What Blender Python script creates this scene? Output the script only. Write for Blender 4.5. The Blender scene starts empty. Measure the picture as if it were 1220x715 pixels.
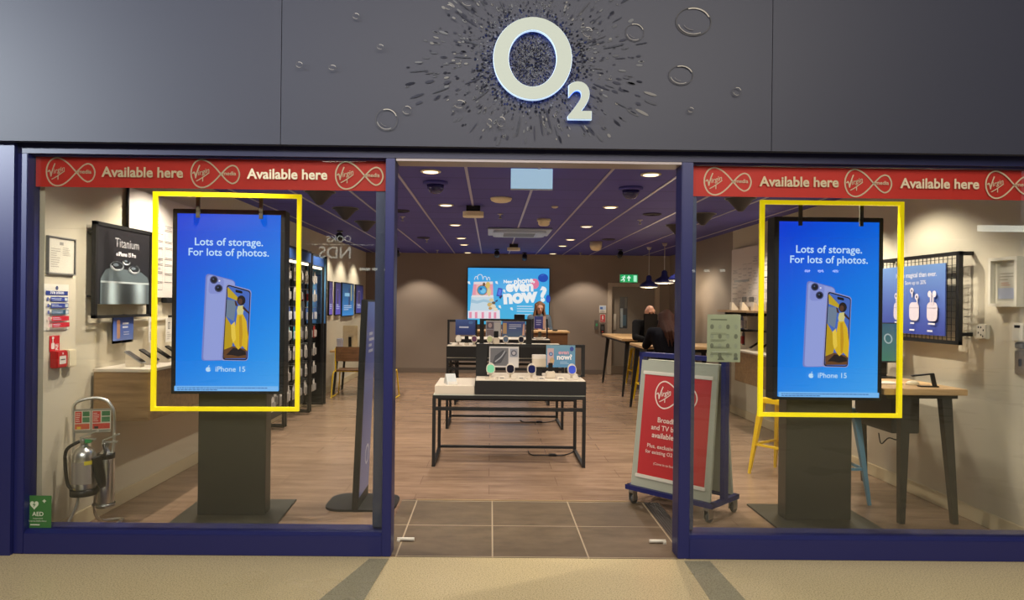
import bpy, bmesh, math, random
from mathutils import Vector, Matrix
random.seed(7)
PI = math.pi
C = bpy.context.scene.collection
SC = bpy.context.scene

# ------------------------------------------------------------------ camera
EYE = 1.58
TH, ROLL, FPX = .0095, .0115, 820.0
_F = Vector((math.sin(TH), math.cos(TH), 0))
_R0 = Vector((math.cos(TH), -math.sin(TH), 0))
_U0 = Vector((0, 0, 1))
_R = _R0 * math.cos(ROLL) + _U0 * math.sin(ROLL)
_U = _U0 * math.cos(ROLL) - _R0 * math.sin(ROLL)
cd = bpy.data.cameras.new('camera'); cam = bpy.data.objects.new('camera', cd); C.objects.link(cam)
M4 = Matrix((( _R.x, _U.x, -_F.x, 0), (_R.y, _U.y, -_F.y, 0), (_R.z, _U.z, -_F.z, EYE), (0, 0, 0, 1)))
cam.matrix_world = M4
cd.sensor_width = 36; cd.sensor_fit = 'HORIZONTAL'; cd.lens = FPX / 1220 * 36
cd.shift_x = 17.2 / 1220; cd.shift_y = 4.5 / 1220
cd.clip_start = .05; cd.clip_end = 200
SC.camera = cam

# ------------------------------------------------------------------ world, lights, exposure
SC.view_settings.view_transform = 'Standard'
SC.view_settings.look = 'None'
SC.view_settings.exposure = 0.0
SC.view_settings.gamma = 1.0
SC.view_settings.use_curve_mapping = False
w = bpy.data.worlds.new('mall_air'); SC.world = w; w.use_nodes = True
w.node_tree.nodes['Background'].inputs[0].default_value = (.80, .82, .9, 1)
w.node_tree.nodes['Background'].inputs[1].default_value = .28

def light(name, kind, loc, energy, col=(1, 1, 1), size=.1, size_y=None, aim=None, angle=90, blend=.4):
    d = bpy.data.lights.new(name, kind); d.energy = energy; d.color = col
    o = bpy.data.objects.new(name, d); C.objects.link(o); o.location = loc
    if kind == 'AREA':
        d.size = size
        if size_y: d.shape = 'RECTANGLE'; d.size_y = size_y
    else:
        d.shadow_soft_size = size
    if kind == 'SPOT':
        d.spot_size = math.radians(angle); d.spot_blend = blend
    if aim is not None:
        o.rotation_euler = (Vector(aim) - Vector(loc)).to_track_quat('-Z', 'Y').to_euler()
    return o

WARM = (1, .80, .58)
WARM2 = (1, .89, .76)
COOL = (.78, .88, 1)
# mall ceiling panels, above and behind the photographer
light('mall_panel_light', 'AREA', (0.6, -1.6, 4.8), 400, (1, .93, .84), 7, 2.5, aim=(0.2, 3.2, .2))
light('fascia_fill_spot', 'SPOT', (-8.0, -1.2, 4.4), 3300, (.84, .92, 1), .25, aim=(-3.0, 4.2, 3.4), angle=40, blend=1)  # added spot, shaped to brighten the fascia towards its left end
# recessed lamps of the shop: two rows along the ceiling and wall washers, with added fill spots in the window bays
ROWY = [5.90, 7.90, 9.89, 11.89, 13.20, 15.25]
for y in ROWY[:5]:
    for x in (-.53, 1.36):
        light('downlight_lamp', 'SPOT', (x, y, 2.685), 125, WARM2, .05, aim=(x, y, 0), angle=125, blend=.7)
for i, (x, y, e) in enumerate([(-2.3, 5.6, 115), (-1.9, 4.75, 110), (-2.3, 6.6, 85), (-2.2, 8.3, 150), (-2.1, 9.9, 150), (-2.35, 11.9, 75), (-2.35, 13.0, 75), (-2.35, 14.2, 75),
                               (3.0, 5.62, 90), (2.3, 5.0, 150), (3.1, 6.6, 120), (3.1, 8.6, 120), (2.9, 11.2, 70)]):
    light('wall_washer_and_fill', 'SPOT', (x, y, 2.68), e, WARM2, .035, aim=(x + (-.16 if x < 0 else .16), y, 0), angle=125 if y < 6 else 108, blend=.5)
for x in (.40, 2.1, -1.6):
    light('back_wall_lamp', 'SPOT', (x, 14.9, 2.68), 85, WARM2, .035, aim=(x, 15.1, 0), angle=95, blend=.4)

def ray(px, py):
    u = (px - 592.8) / FPX; v = -(py - 362) / FPX
    return _F + _R * u + _U * v
def at(px, py, Y):
    d = ray(px, py); t = Y / d.y; return Vector((d.x * t, Y, EYE + d.z * t))
def fl(px, py, z=0):
    d = ray(px, py); t = (z - EYE) / d.z; return Vector((d.x * t, d.y * t, z))
def wx(px, py, X):
    d = ray(px, py); t = X / d.x; return Vector((X, d.y * t, EYE + d.z * t))

# ------------------------------------------------------------------ materials
def lin(c):
    return tuple(((v / 255) / 12.92 if v / 255 <= .04045 else ((v / 255 + .055) / 1.055) ** 2.4) for v in c)
MATS = {}
def mat(name, col, rough=.5, metal=0, emit=None, es=0, spec=.5, noise=0, nscale=30, bump=0, coat=0):
    if name in MATS: return MATS[name]
    m = bpy.data.materials.new(name); m.use_nodes = True
    nt = m.node_tree; b = nt.nodes['Principled BSDF']
    rgb = lin(col); b.inputs['Base Color'].default_value = (*rgb, 1)
    b.inputs['Roughness'].default_value = rough; b.inputs['Metallic'].default_value = metal
    b.inputs['Specular IOR Level'].default_value = spec
    if coat: b.inputs['Coat Weight'].default_value = coat
    if emit is not None:
        b.inputs['Emission Color'].default_value = (*lin(emit), 1); b.inputs['Emission Strength'].default_value = es
    if noise or bump:
        tc = nt.nodes.new('ShaderNodeTexCoord'); n = nt.nodes.new('ShaderNodeTexNoise')
        n.inputs['Scale'].default_value = nscale; n.inputs['Detail'].default_value = 5
        nt.links.new(tc.outputs['Object'], n.inputs['Vector'])
        if noise:
            r = nt.nodes.new('ShaderNodeMapRange'); r.inputs['To Min'].default_value = 1 - noise; r.inputs['To Max'].default_value = 1 + noise
            nt.links.new(n.outputs['Fac'], r.inputs['Value'])
            mx = nt.nodes.new('ShaderNodeVectorMath'); mx.operation = 'SCALE'; mx.inputs[0].default_value = rgb
            nt.links.new(r.outputs[0], mx.inputs['Scale']); nt.links.new(mx.outputs[0], b.inputs['Base Color'])
        if bump:
            bp = nt.nodes.new('ShaderNodeBump'); bp.inputs['Strength'].default_value = bump; bp.inputs['Distance'].default_value = .01
            nt.links.new(n.outputs['Fac'], bp.inputs['Height']); nt.links.new(bp.outputs[0], b.inputs['Normal'])
    MATS[name] = m; return m

def attr_mat(name, es=0, rough=.5, diffuse=1.0, metal=0):
    m = bpy.data.materials.new(name); m.use_nodes = True; nt = m.node_tree; b = nt.nodes['Principled BSDF']
    a = nt.nodes.new('ShaderNodeAttribute'); a.attribute_name = 'Col'
    b.inputs['Roughness'].default_value = rough; b.inputs['Metallic'].default_value = metal
    if es:
        nt.links.new(a.outputs['Color'], b.inputs['Emission Color']); b.inputs['Emission Strength'].default_value = es
        b.inputs['Base Color'].default_value = (.02, .02, .02, 1)
    else:
        nt.links.new(a.outputs['Color'], b.inputs['Base Color'])
    return m

PRINT = attr_mat('printed_card', 0, .55)
GLOSSPRINT = attr_mat('glossy_print', 0, .3)
MATTPRINT = attr_mat('matt_print', 0, .7)
MATTPRINT.node_tree.nodes['Principled BSDF'].inputs['Specular IOR Level'].default_value = .15
SCREEN = attr_mat('lit_screen', 1.0, .15)
LIGHTBOX = attr_mat('lit_poster', .85, .4)

def wood(name, c1, c2, axis='X', scale=6, rough=.45):
    m = bpy.data.materials.new(name); m.use_nodes = True; nt = m.node_tree; b = nt.nodes['Principled BSDF']
    tc = nt.nodes.new('ShaderNodeTexCoord'); mp = nt.nodes.new('ShaderNodeMapping')
    s = {'X': (scale * .25, scale * 3, scale * 3), 'Y': (scale * 3, scale * .25, scale * 3), 'Z': (scale * 3, scale * 3, scale * .25)}[axis]
    mp.inputs['Scale'].default_value = s
    n = nt.nodes.new('ShaderNodeTexNoise'); n.inputs['Scale'].default_value = 1.6; n.inputs['Detail'].default_value = 7; n.inputs['Roughness'].default_value = .65
    cr = nt.nodes.new('ShaderNodeValToRGB'); cr.color_ramp.elements[0].position = .3; cr.color_ramp.elements[1].position = .72
    cr.color_ramp.elements[0].color = (*lin(c1), 1); cr.color_ramp.elements[1].color = (*lin(c2), 1)
    nt.links.new(tc.outputs['Object'], mp.inputs[0]); nt.links.new(mp.outputs[0], n.inputs['Vector'])
    nt.links.new(n.outputs['Fac'], cr.inputs[0]); nt.links.new(cr.outputs[0], b.inputs['Base Color'])
    b.inputs['Roughness'].default_value = rough
    return m

def tile_mat(name, c1, c2, grout, sx, sy, gw, rough, ox=0, oy=0, streak=(1.5, 9, 1), offset=.0, bump=0):
    """floor of tiles laid in world space (object at the origin)"""
    m = bpy.data.materials.new(name); m.use_nodes = True; nt = m.node_tree; b = nt.nodes['Principled BSDF']
    tc = nt.nodes.new('ShaderNodeTexCoord')
    mp = nt.nodes.new('ShaderNodeMapping'); mp.inputs['Location'].default_value = (ox, oy, 0)
    br = nt.nodes.new('ShaderNodeTexBrick'); br.offset = offset; br.inputs['Scale'].default_value = 1
    br.inputs['Brick Width'].default_value = sx; br.inputs['Row Height'].default_value = sy
    br.inputs['Mortar Size'].default_value = gw; br.inputs['Mortar Smooth'].default_value = .1
    br.inputs['Color1'].default_value = (.92, .92, .92, 1); br.inputs['Color2'].default_value = (1.06, 1.06, 1.06, 1)
    ms = nt.nodes.new('ShaderNodeMapping'); ms.inputs['Scale'].default_value = streak
    n = nt.nodes.new('ShaderNodeTexNoise'); n.inputs['Scale'].default_value = 1.5; n.inputs['Detail'].default_value = 8; n.inputs['Roughness'].default_value = .65
    cr = nt.nodes.new('ShaderNodeValToRGB'); cr.color_ramp.elements[0].position = .32; cr.color_ramp.elements[1].position = .7
    cr.color_ramp.elements[0].color = (*lin(c1), 1); cr.color_ramp.elements[1].color = (*lin(c2), 1)
    mul = nt.nodes.new('ShaderNodeMix'); mul.data_type = 'RGBA'; mul.blend_type = 'MULTIPLY'; mul.inputs[0].default_value = 1
    mix = nt.nodes.new('ShaderNodeMix'); mix.data_type = 'RGBA'
    L = nt.links.new
    L(tc.outputs['Object'], mp.inputs[0]); L(mp.outputs[0], br.inputs['Vector'])
    L(tc.outputs['Object'], ms.inputs[0]); L(ms.outputs[0], n.inputs['Vector']); L(n.outputs['Fac'], cr.inputs[0])
    L(cr.outputs[0], mul.inputs[6]); L(br.outputs['Color'], mul.inputs[7])
    L(br.outputs['Fac'], mix.inputs[0]); L(mul.outputs[2], mix.inputs[6]); mix.inputs[7].default_value = (*lin(grout), 1)
    L(mix.outputs[2], b.inputs['Base Color']); b.inputs['Roughness'].default_value = rough
    return m

def glass_mat(name='clear_glass', tint=(.97, .985, .98), ior=1.5, rough=.0):
    m = bpy.data.materials.new(name); m.use_nodes = True; nt = m.node_tree
    for n in list(nt.nodes): nt.nodes.remove(n)
    out = nt.nodes.new('ShaderNodeOutputMaterial'); t = nt.nodes.new('ShaderNodeBsdfTransparent'); g = nt.nodes.new('ShaderNodeBsdfGlossy')
    f = nt.nodes.new('ShaderNodeFresnel'); f.inputs['IOR'].default_value = ior; mx = nt.nodes.new('ShaderNodeMixShader')
    t.inputs[0].default_value = (*tint, 1); g.inputs['Roughness'].default_value = rough
    L = nt.links.new
    L(f.outputs[0], mx.inputs[0]); L(t.outputs[0], mx.inputs[1]); L(g.outputs[0], mx.inputs[2]); L(mx.outputs[0], out.inputs[0])
    return m

NAVY = mat('navy_frame_paint', (30, 34, 92), .38)
NAVYD = mat('navy_header_paint', (20, 22, 62), .4)
BLACK = mat('black_powder_coat', (22, 21, 20), .5)
BLACKP = mat('black_plastic', (16, 16, 17), .35)
CHAR = mat('charcoal_steel', (62, 60, 50), .42, noise=.06, nscale=12)
WHITE = mat('white_laminate', (212, 200, 180), .45)
OFFW = mat('off_white_plastic', (215, 208, 190), .5)
CREAM = mat('cream_plastic', (228, 214, 180), .5)
YEL = mat('yellow_paint', (228, 190, 20), .4)
YELF = mat('yellow_frame_glow', (250, 225, 10), .35, emit=(250, 225, 10), es=.6)  # yellow of the totem frames, with an even emission of its own
CHROME = mat('polished_steel', (225, 223, 216), .3, 1)
STEEL = mat('satin_steel', (180, 178, 172), .32, 1)
TEAL = mat('teal_paint', (92, 138, 160), .4)
GREYP = mat('grey_plastic', (120, 118, 112), .5)
LGREY = mat('light_grey_board', (166, 166, 146), .5)
GLASS = glass_mat()
CLEARP = glass_mat('clear_acrylic', (.93, .95, .95), 1.45, .05)
OAK = wood('oak_veneer', (120, 92, 62), (168, 136, 96), 'X', 5)
OAKT = wood('pale_oak_top', (176, 138, 92), (214, 178, 128), 'X', 5)
PLY = wood('walnut_ply', (92, 62, 38), (130, 92, 60), 'X', 6)
RED = mat('red_plastic', (190, 30, 30), .4)
SKIN = mat('skin', (205, 158, 130), .5)
LAMPF = mat('lamp_diffuser', (255, 235, 200), .4, emit=(255, 226, 180), es=2.2)

# ------------------------------------------------------------------ mesh helpers
class MB:
    def __init__(s): s.bm = bmesh.new()
    def box(s, x0, x1, y0, y1, z0, z1, bev=0, seg=2):
        x0, x1 = min(x0, x1), max(x0, x1); y0, y1 = min(y0, y1), max(y0, y1); z0, z1 = min(z0, z1), max(z0, z1)
        vs = [s.bm.verts.new((x, y, z)) for x in (x0, x1) for y in (y0, y1) for z in (z0, z1)]
        fs = [(0, 1, 3, 2), (4, 6, 7, 5), (0, 4, 5, 1), (2, 3, 7, 6), (0, 2, 6, 4), (1, 5, 7, 3)]
        ff = [s.bm.faces.new([vs[i] for i in f]) for f in fs]
        if bev:
            es = set(e for f in ff for e in f.edges)
            bmesh.ops.bevel(s.bm, geom=list(es), offset=bev, segments=seg, affect='EDGES', clamp_overlap=True)
        return s
    def cone(s, p0, p1, r0, r1=None, n=16, caps=True):
        p0, p1 = Vector(p0), Vector(p1); r1 = r0 if r1 is None else r1
        d = (p1 - p0).normalized(); a = d.orthogonal().normalized(); b = d.cross(a)
        A = [s.bm.verts.new(p0 + (a * math.cos(2 * PI * i / n) + b * math.sin(2 * PI * i / n)) * max(r0, 1e-4)) for i in range(n)]
        B = [s.bm.verts.new(p1 + (a * math.cos(2 * PI * i / n) + b * math.sin(2 * PI * i / n)) * max(r1, 1e-4)) for i in range(n)]
        for i in range(n):
            f = s.bm.faces.new((A[i], A[(i + 1) % n], B[(i + 1) % n], B[i])); f.smooth = n > 8
        if caps: s.bm.faces.new(A[::-1]); s.bm.faces.new(B)
        return s
    def bar(s, p0, p1, w, h=None, up=(0, 0, 1), w1=None, h1=None):
        p0, p1 = Vector(p0), Vector(p1); h = h or w; w1 = w1 or w; h1 = h1 or h
        d = (p1 - p0).normalized(); u = Vector(up)
        if abs(d.dot(u)) > .98: u = Vector((0, 1, 0))
        r = d.cross(u).normalized(); u = r.cross(d)
        A = [s.bm.verts.new(p0 + r * a * w / 2 + u * b * h / 2) for a, b in ((-1, -1), (1, -1), (1, 1), (-1, 1))]
        B = [s.bm.verts.new(p1 + r * a * w1 / 2 + u * b * h1 / 2) for a, b in ((-1, -1), (1, -1), (1, 1), (-1, 1))]
        for i in range(4): s.bm.faces.new((A[i], A[(i + 1) % 4], B[(i + 1) % 4], B[i]))
        s.bm.faces.new(A[::-1]); s.bm.faces.new(B)
        return s
    def tube(s, pts, r, n=10, smooth=True, closed=False):
        P = [Vector(p) for p in pts]
        if smooth and len(P) > 2:
            Q = []
            m = len(P)
            rng = range(m if closed else m - 1)
            for i in rng:
                p0 = P[(i - 1) % m] if closed or i > 0 else P[i]
                p1, p2 = P[i], P[(i + 1) % m]
                p3 = P[(i + 2) % m] if closed or i + 2 < m else p2
                for k in range(6):
                    t = k / 6
                    Q.append(.5 * (2 * p1 + (p2 - p0) * t + (2 * p0 - 5 * p1 + 4 * p2 - p3) * t * t + (3 * p1 - p0 - 3 * p2 + p3) * t ** 3))
            if not closed: Q.append(P[-1])
            P = Q
        rings = []; N = len(P); a = None
        for i, p in enumerate(P):
            d = (P[(i + 1) % N] - P[i - 1]) if closed else (P[min(i + 1, N - 1)] - P[max(i - 1, 0)])
            if d.length < 1e-7: d = Vector((0, 0, 1))
            d.normalize()
            a = d.orthogonal().normalized() if a is None else (a - d * a.dot(d)).normalized()
            b = d.cross(a)
            rings.append([s.bm.verts.new(p + (a * math.cos(2 * PI * k / n) + b * math.sin(2 * PI * k / n)) * r) for k in range(n)])
        for i in range(N if closed else N - 1):
            A, B = rings[i], rings[(i + 1) % N]
            for k in range(n):
                f = s.bm.faces.new((A[k], A[(k + 1) % n], B[(k + 1) % n], B[k])); f.smooth = True
        if not closed: s.bm.faces.new(rings[0][::-1]); s.bm.faces.new(rings[-1])
        return s
    def lathe(s, prof, n=24, c=(0, 0, 0), sx=1, sy=1):
        rings = []
        for r, z in prof:
            rings.append([s.bm.verts.new((c[0] + sx * max(r, 1e-4) * math.cos(2 * PI * i / n), c[1] + sy * max(r, 1e-4) * math.sin(2 * PI * i / n), c[2] + z)) for i in range(n)])
        for A, B in zip(rings, rings[1:]):
            for i in range(n):
                f = s.bm.faces.new((A[i], A[(i + 1) % n], B[(i + 1) % n], B[i])); f.smooth = True
        s.bm.faces.new(rings[0][::-1]); s.bm.faces.new(rings[-1])
        return s
    def sph(s, c, r, sx=1, sy=1, sz=1, n=16, m=10):
        prof = [(r * math.sin(PI * k / m), -r * math.cos(PI * k / m) * sz) for k in range(m + 1)]
        return s.lathe(prof, n, c, sx, sy)
    def prism(s, poly, z0, z1, axis='Z'):
        """poly of 2-D points extruded along an axis"""
        def P(u, v, w): return {'Z': (u, v, w), 'Y': (u, w, v), 'X': (w, u, v)}[axis]
        A = [s.bm.verts.new(P(u, v, z0)) for u, v in poly]; B = [s.bm.verts.new(P(u, v, z1)) for u, v in poly]
        n = len(poly)
        for i in range(n): s.bm.faces.new((A[i], A[(i + 1) % n], B[(i + 1) % n], B[i]))
        s.bm.faces.new(A[::-1]); s.bm.faces.new(B)
        return s
    def rot(s, M):
        bmesh.ops.transform(s.bm, matrix=M, verts=s.bm.verts); return s
    def build(s, name, m, parent=None, loc=None):
        bmesh.ops.recalc_face_normals(s.bm, faces=s.bm.faces)
        me = bpy.data.meshes.new(name); s.bm.to_mesh(me); s.bm.free()
        me.materials.append(m)
        o = bpy.data.objects.new(name, me); C.objects.link(o)
        if parent: o.parent = parent
        if loc: o.location = loc
        return o

def rrect(w, h, r, n=5, cx=0, cy=0):
    P = []
    for sx, sy, a0 in ((1, 1, 0), (-1, 1, 90), (-1, -1, 180), (1, -1, 270)):
        for k in range(n + 1):
            a = math.radians(a0 + 90 * k / n)
            P.append((cx + sx * (w / 2 - r) + r * math.cos(a), cy + sy * (h / 2 - r) + r * math.sin(a)))
    return P

def tag(o, label=None, cat=None, group=None, kind=None):
    if label: o['label'] = label
    if cat: o['category'] = cat
    if group: o['group'] = group
    if kind: o['kind'] = kind
    return o
def thing(name, label, cat, loc=(0, 0, 0), rz=0, group=None):
    o = bpy.data.objects.new(name, None); C.objects.link(o); o.empty_display_size = .1
    o.location = loc; o.rotation_euler = (0, 0, rz)
    return tag(o, label, cat, group)
def struct(name, mb, m, parent=None):
    o = mb.build(name, m, parent)
    if not parent: o['kind'] = 'structure'
    return o
def dup(root, loc, rz=None, label=None, group=None):
    r = root.copy(); C.objects.link(r); r.location = loc
    if rz is not None: r.rotation_euler = (0, 0, rz)
    if label: r['label'] = label
    if group: r['group'] = group
    for ch in list(root.children):
        c = ch.copy(); C.objects.link(c); c.parent = r
        for g in ch.children:
            d = g.copy(); C.objects.link(d); d.parent = c
    return r

# ------------------------------------------------------------------ flat artwork (prints, screens, signs, lettering)
_TX = {}
def text2d(s, offset=0.0, shear=0.0, spacing=1.0):
    k = (s, offset, shear, spacing)
    if k in _TX: return _TX[k]
    cu = bpy.data.curves.new('lettering', 'FONT'); cu.body = s; cu.size = 1; cu.offset = offset; cu.shear = shear
    cu.space_character = spacing; cu.resolution_u = 3; cu.fill_mode = 'FRONT'
    o = bpy.data.objects.new('lettering', cu); C.objects.link(o)
    dg = bpy.context.evaluated_depsgraph_get(); e = o.evaluated_get(dg); me = e.to_mesh()
    V = [(v.co.x, v.co.y) for v in me.vertices]; Fc = [tuple(p.vertices) for p in me.polygons]
    e.to_mesh_clear(); bpy.data.objects.remove(o); bpy.data.curves.remove(cu)
    if not V: V = [(0, 0)]
    x0, x1 = min(v[0] for v in V), max(v[0] for v in V); y0, y1 = min(v[1] for v in V), max(v[1] for v in V)
    _TX[k] = (V, Fc, (x0, x1, y0, y1)); return _TX[k]

class Art:
    """coloured flat shapes on a plate; u to the right, v up; faces look along -Y"""
    STEP = .0006
    def __init__(s): s.V = []; s.Fc = []; s.col = []; s.l = 0; s.tf = None
    def _add(s, pts, faces, cols):
        y = -s.l * s.STEP; b = len(s.V)
        for u, v in pts:
            if s.tf: u, v = s.tf(u, v)
            s.V.append((u, y, v))
        for f in faces:
            s.Fc.append([b + i for i in f])
            s.col.append([cols[i] for i in f] if isinstance(cols, list) else [cols] * len(f))
    def lay(s): s.l += 1; return s
    def poly(s, pts, c, lay=True):
        if lay: s.lay()
        s._add(pts, [list(range(len(pts)))], lin(c)); return s
    def rect(s, x0, x1, y0, y1, c, lay=True): return s.poly([(x0, y0), (x1, y0), (x1, y1), (x0, y1)], c, lay)
    def rrect(s, cx, cy, w, h, r, c): return s.poly(rrect(w, h, r, 5, cx, cy), c)
    def ell(s, cx, cy, a, b, c, n=28, lay=True, rot=0):
        P = []
        for i in range(n):
            x, y = a * math.cos(2 * PI * i / n), b * math.sin(2 * PI * i / n)
            P.append((cx + x * math.cos(rot) - y * math.sin(rot), cy + x * math.sin(rot) + y * math.cos(rot)))
        return s.poly(P, c, lay)
    def grad(s, x0, x1, y0, y1, fn, nx=12, ny=16):
        s.lay(); P = []; K = []
        for j in range(ny + 1):
            for i in range(nx + 1):
                P.append((x0 + (x1 - x0) * i / nx, y0 + (y1 - y0) * j / ny)); K.append(lin(fn(i / nx, j / ny)))
        Fs = [(j * (nx + 1) + i, j * (nx + 1) + i + 1, (j + 1) * (nx + 1) + i + 1, (j + 1) * (nx + 1) + i) for j in range(ny) for i in range(nx)]
        s._add(P, Fs, K); return s
    def stroke(s, pts, w, c, closed=False, smooth=True, lay=True):
        if lay: s.lay()
        P = [Vector(p) for p in pts]
        if smooth:
            Q = []; m = len(P)
            for i in range(m if closed else m - 1):
                p0 = P[(i - 1) % m] if closed or i > 0 else P[i]
                p1, p2 = P[i], P[(i + 1) % m]; p3 = P[(i + 2) % m] if closed or i + 2 < m else p2
                for k in range(7):
                    t = k / 7
                    Q.append(.5 * (2 * p1 + (p2 - p0) * t + (2 * p0 - 5 * p1 + 4 * p2 - p3) * t * t + (3 * p1 - p0 - 3 * p2 + p3) * t ** 3))
            if not closed: Q.append(P[-1])
            P = Q
        N = len(P); pts2 = []
        for i in range(N):
            d = (P[(i + 1) % N] - P[i - 1]) if closed else (P[min(i + 1, N - 1)] - P[max(i - 1, 0)])
            d = d.normalized() if d.length > 1e-9 else Vector((1, 0)); nrm = Vector((-d.y, d.x)) * w / 2
            pts2 += [tuple(P[i] + nrm), tuple(P[i] - nrm)]
        Fs = [(2 * i, 2 * i + 1, (2 * i + 3) % (2 * N), (2 * i + 2) % (2 * N)) for i in range(N if closed else N - 1)]
        s._add(pts2, Fs, lin(c)); return s
    def text(s, t, x, y, c, width=None, height=None, align='c', bold=.0, shear=0, rot=0, spacing=1.0, maxw=None):
        """y is the baseline; width or height sets the size"""
        V, Fs, (x0, x1, y0, y1) = text2d(t, bold, shear, spacing)
        k = width / (x1 - x0) if width else height / .73
        if maxw and (x1 - x0) * k > maxw: k = maxw / (x1 - x0)
        w = (x1 - x0) * k; ox = {'c': -w / 2, 'l': 0, 'r': -w}[align]
        s.lay(); ca, sa = math.cos(rot), math.sin(rot); P = []
        for vx, vy in V:
            a, b = (vx - x0) * k + ox, vy * k
            P.append((x + a * ca - b * sa, y + a * sa + b * ca))
        s._add(P, Fs, lin(c)); return s
    def build(s, name, m, parent=None, loc=(0, 0, 0), rz=0):
        me = bpy.data.meshes.new(name); me.from_pydata(s.V, [], s.Fc)
        a = me.color_attributes.new('Col', 'FLOAT_COLOR', 'CORNER')
        flat = [c for f in s.col for c in f]
        for i, c in enumerate(flat): a.data[i].color = (*c, 1)
        me.materials.append(m); me.update()
        o = bpy.data.objects.new(name, me); C.objects.link(o)
        if parent: o.parent = parent
        o.location = loc; o.rotation_euler = (0, 0, rz)
        return o

# figures: limbs are tapered capsules grown into one continuous skin
def grow(name, caps, m, parent, voxel=.012, smooth=6, ells=()):
    bm = bmesh.new()
    mb = MB(); mb.bm.free(); mb.bm = bm
    for p0, p1, r0, r1 in caps:
        mb.cone(p0, p1, r0, r1, 14); mb.sph(p0, r0, n=14, m=8); mb.sph(p1, r1, n=14, m=8)
    for c, r, sx, sy, sz in ells: mb.sph(c, r, sx, sy, sz, 18, 12)
    bmesh.ops.recalc_face_normals(bm, faces=bm.faces)
    me = bpy.data.meshes.new(name); bm.to_mesh(me); bm.free()
    o = bpy.data.objects.new(name, me); C.objects.link(o)
    md = o.modifiers.new('r', 'REMESH'); md.mode = 'VOXEL'; md.voxel_size = voxel; md.use_smooth_shade = True
    ms = o.modifiers.new('s', 'SMOOTH'); ms.factor = .5; ms.iterations = smooth
    dg = bpy.context.evaluated_depsgraph_get()
    me2 = bpy.data.meshes.new_from_object(o.evaluated_get(dg)); o.modifiers.clear(); o.data = me2
    me2.materials.clear(); me2.materials.append(m)
    for p in me2.polygons: p.use_smooth = True
    if parent: o.parent = parent
    return o
# ================================================================== THE SETTING
Y0 = 4.28
XL, XR, XR2, YB, ZC = -2.84, 3.62, 4.05, 15.6, 2.71
STEP_Y = 12.7

def terrazzo(name, c, c2, c3):
    m = bpy.data.materials.new(name); m.use_nodes = True; nt = m.node_tree; b = nt.nodes['Principled BSDF']
    tc = nt.nodes.new('ShaderNodeTexCoord'); L = nt.links.new
    v = nt.nodes.new('ShaderNodeTexVoronoi'); v.inputs['Scale'].default_value = 60
    n = nt.nodes.new('ShaderNodeTexNoise'); n.inputs['Scale'].default_value = 130; n.inputs['Detail'].default_value = 3
    n2 = nt.nodes.new('ShaderNodeTexNoise'); n2.inputs['Scale'].default_value = 1.2
    for t in (v, n, n2): L(tc.outputs['Object'], t.inputs['Vector'])
    cr = nt.nodes.new('ShaderNodeValToRGB'); e = cr.color_ramp.elements
    e[0].position = .34; e[0].color = (*lin(c2), 1); e[1].position = .46; e[1].color = (*lin(c), 1)
    k = cr.color_ramp.elements.new(.66); k.color = (*lin(c3), 1)
    L(n.outputs['Fac'], cr.inputs[0])
    bw = nt.nodes.new('ShaderNodeMath'); bw.operation = 'LESS_THAN'; bw.inputs[1].default_value = .17; L(v.outputs['Distance'], bw.inputs[0])
    fm = nt.nodes.new('ShaderNodeMath'); fm.operation = 'MULTIPLY'; fm.inputs[1].default_value = .4; L(bw.outputs[0], fm.inputs[0])
    mx = nt.nodes.new('ShaderNodeMix'); mx.data_type = 'RGBA'; L(fm.outputs[0], mx.inputs[0]); L(cr.outputs[0], mx.inputs[6]); mx.inputs[7].default_value = (*lin(c2), 1)
    L(mx.outputs[2], b.inputs['Base Color'])
    r = nt.nodes.new('ShaderNodeMapRange'); r.inputs['To Min'].default_value = .22; r.inputs['To Max'].default_value = .36
    L(n2.outputs['Fac'], r.inputs[0]); L(r.outputs[0], b.inputs['Roughness'])
    return m
TERR = terrazzo('beige_terrazzo', (206, 186, 138), (158, 136, 96), (220, 202, 160))
TERRG = terrazzo('green_grey_terrazzo', (150, 142, 112), (116, 108, 82), (168, 160, 130))
FLOOR = tile_mat('stone_plank_floor', (122, 98, 78), (160, 132, 108), (118, 94, 76), 1.2, .3, .003, .26, offset=.5, streak=(1.2, 7, 1))
SLATE = tile_mat('slate_entrance_tile', (84, 68, 48), (108, 91, 68), (168, 150, 122), .6, .6, .005, .5, ox=-.027, oy=-.09, streak=(3, 6, 1))

struct('floor', MB().box(-14, 14, -9.5, Y0, -.2, 0), TERR)
struct('floor', MB().box(XL - .3, XR2 + .3, Y0, 17, -.2, 0), FLOOR)
struct('floor', MB().box(-.58, 1.24, Y0, 5.51, -.05, .003), SLATE)
# bands of darker terrazzo running out from the two door posts
for a, b, c_, d in (((440, 666), (463, 666), (425, 730), (362, 730)), ((815, 669), (846, 669), (902, 730), (856, 730))):
    P = [fl(*p) for p in (a, b, c_, d)]
    m_ = MB(); m_.prism([(p.x, p.y) for p in P], -.05, .0015)
    struct('trim_1' if a[0] < 600 else 'trim_2', m_, TERRG)
struct('trim_3', MB().box(-.69, -.58, 4.3, 5.52, -.02, .004), SLATE)
m_ = MB(); m_.box(-.58, 1.24, 5.51, 5.535, -.02, .006)
struct('trim_4', m_, mat('brass_trim', (190, 160, 120), .35, .6))
m_ = MB()
for k in range(6): m_.box(1.245 + k * .019, 1.257 + k * .019, 4.45, 5.49, -.02, .006)
m_.box(1.24, 1.36, 4.44, 5.5, -.02, .002)
struct('trim_5', m_, mat('drain_grey', (92, 86, 80), .4, .4))

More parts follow.
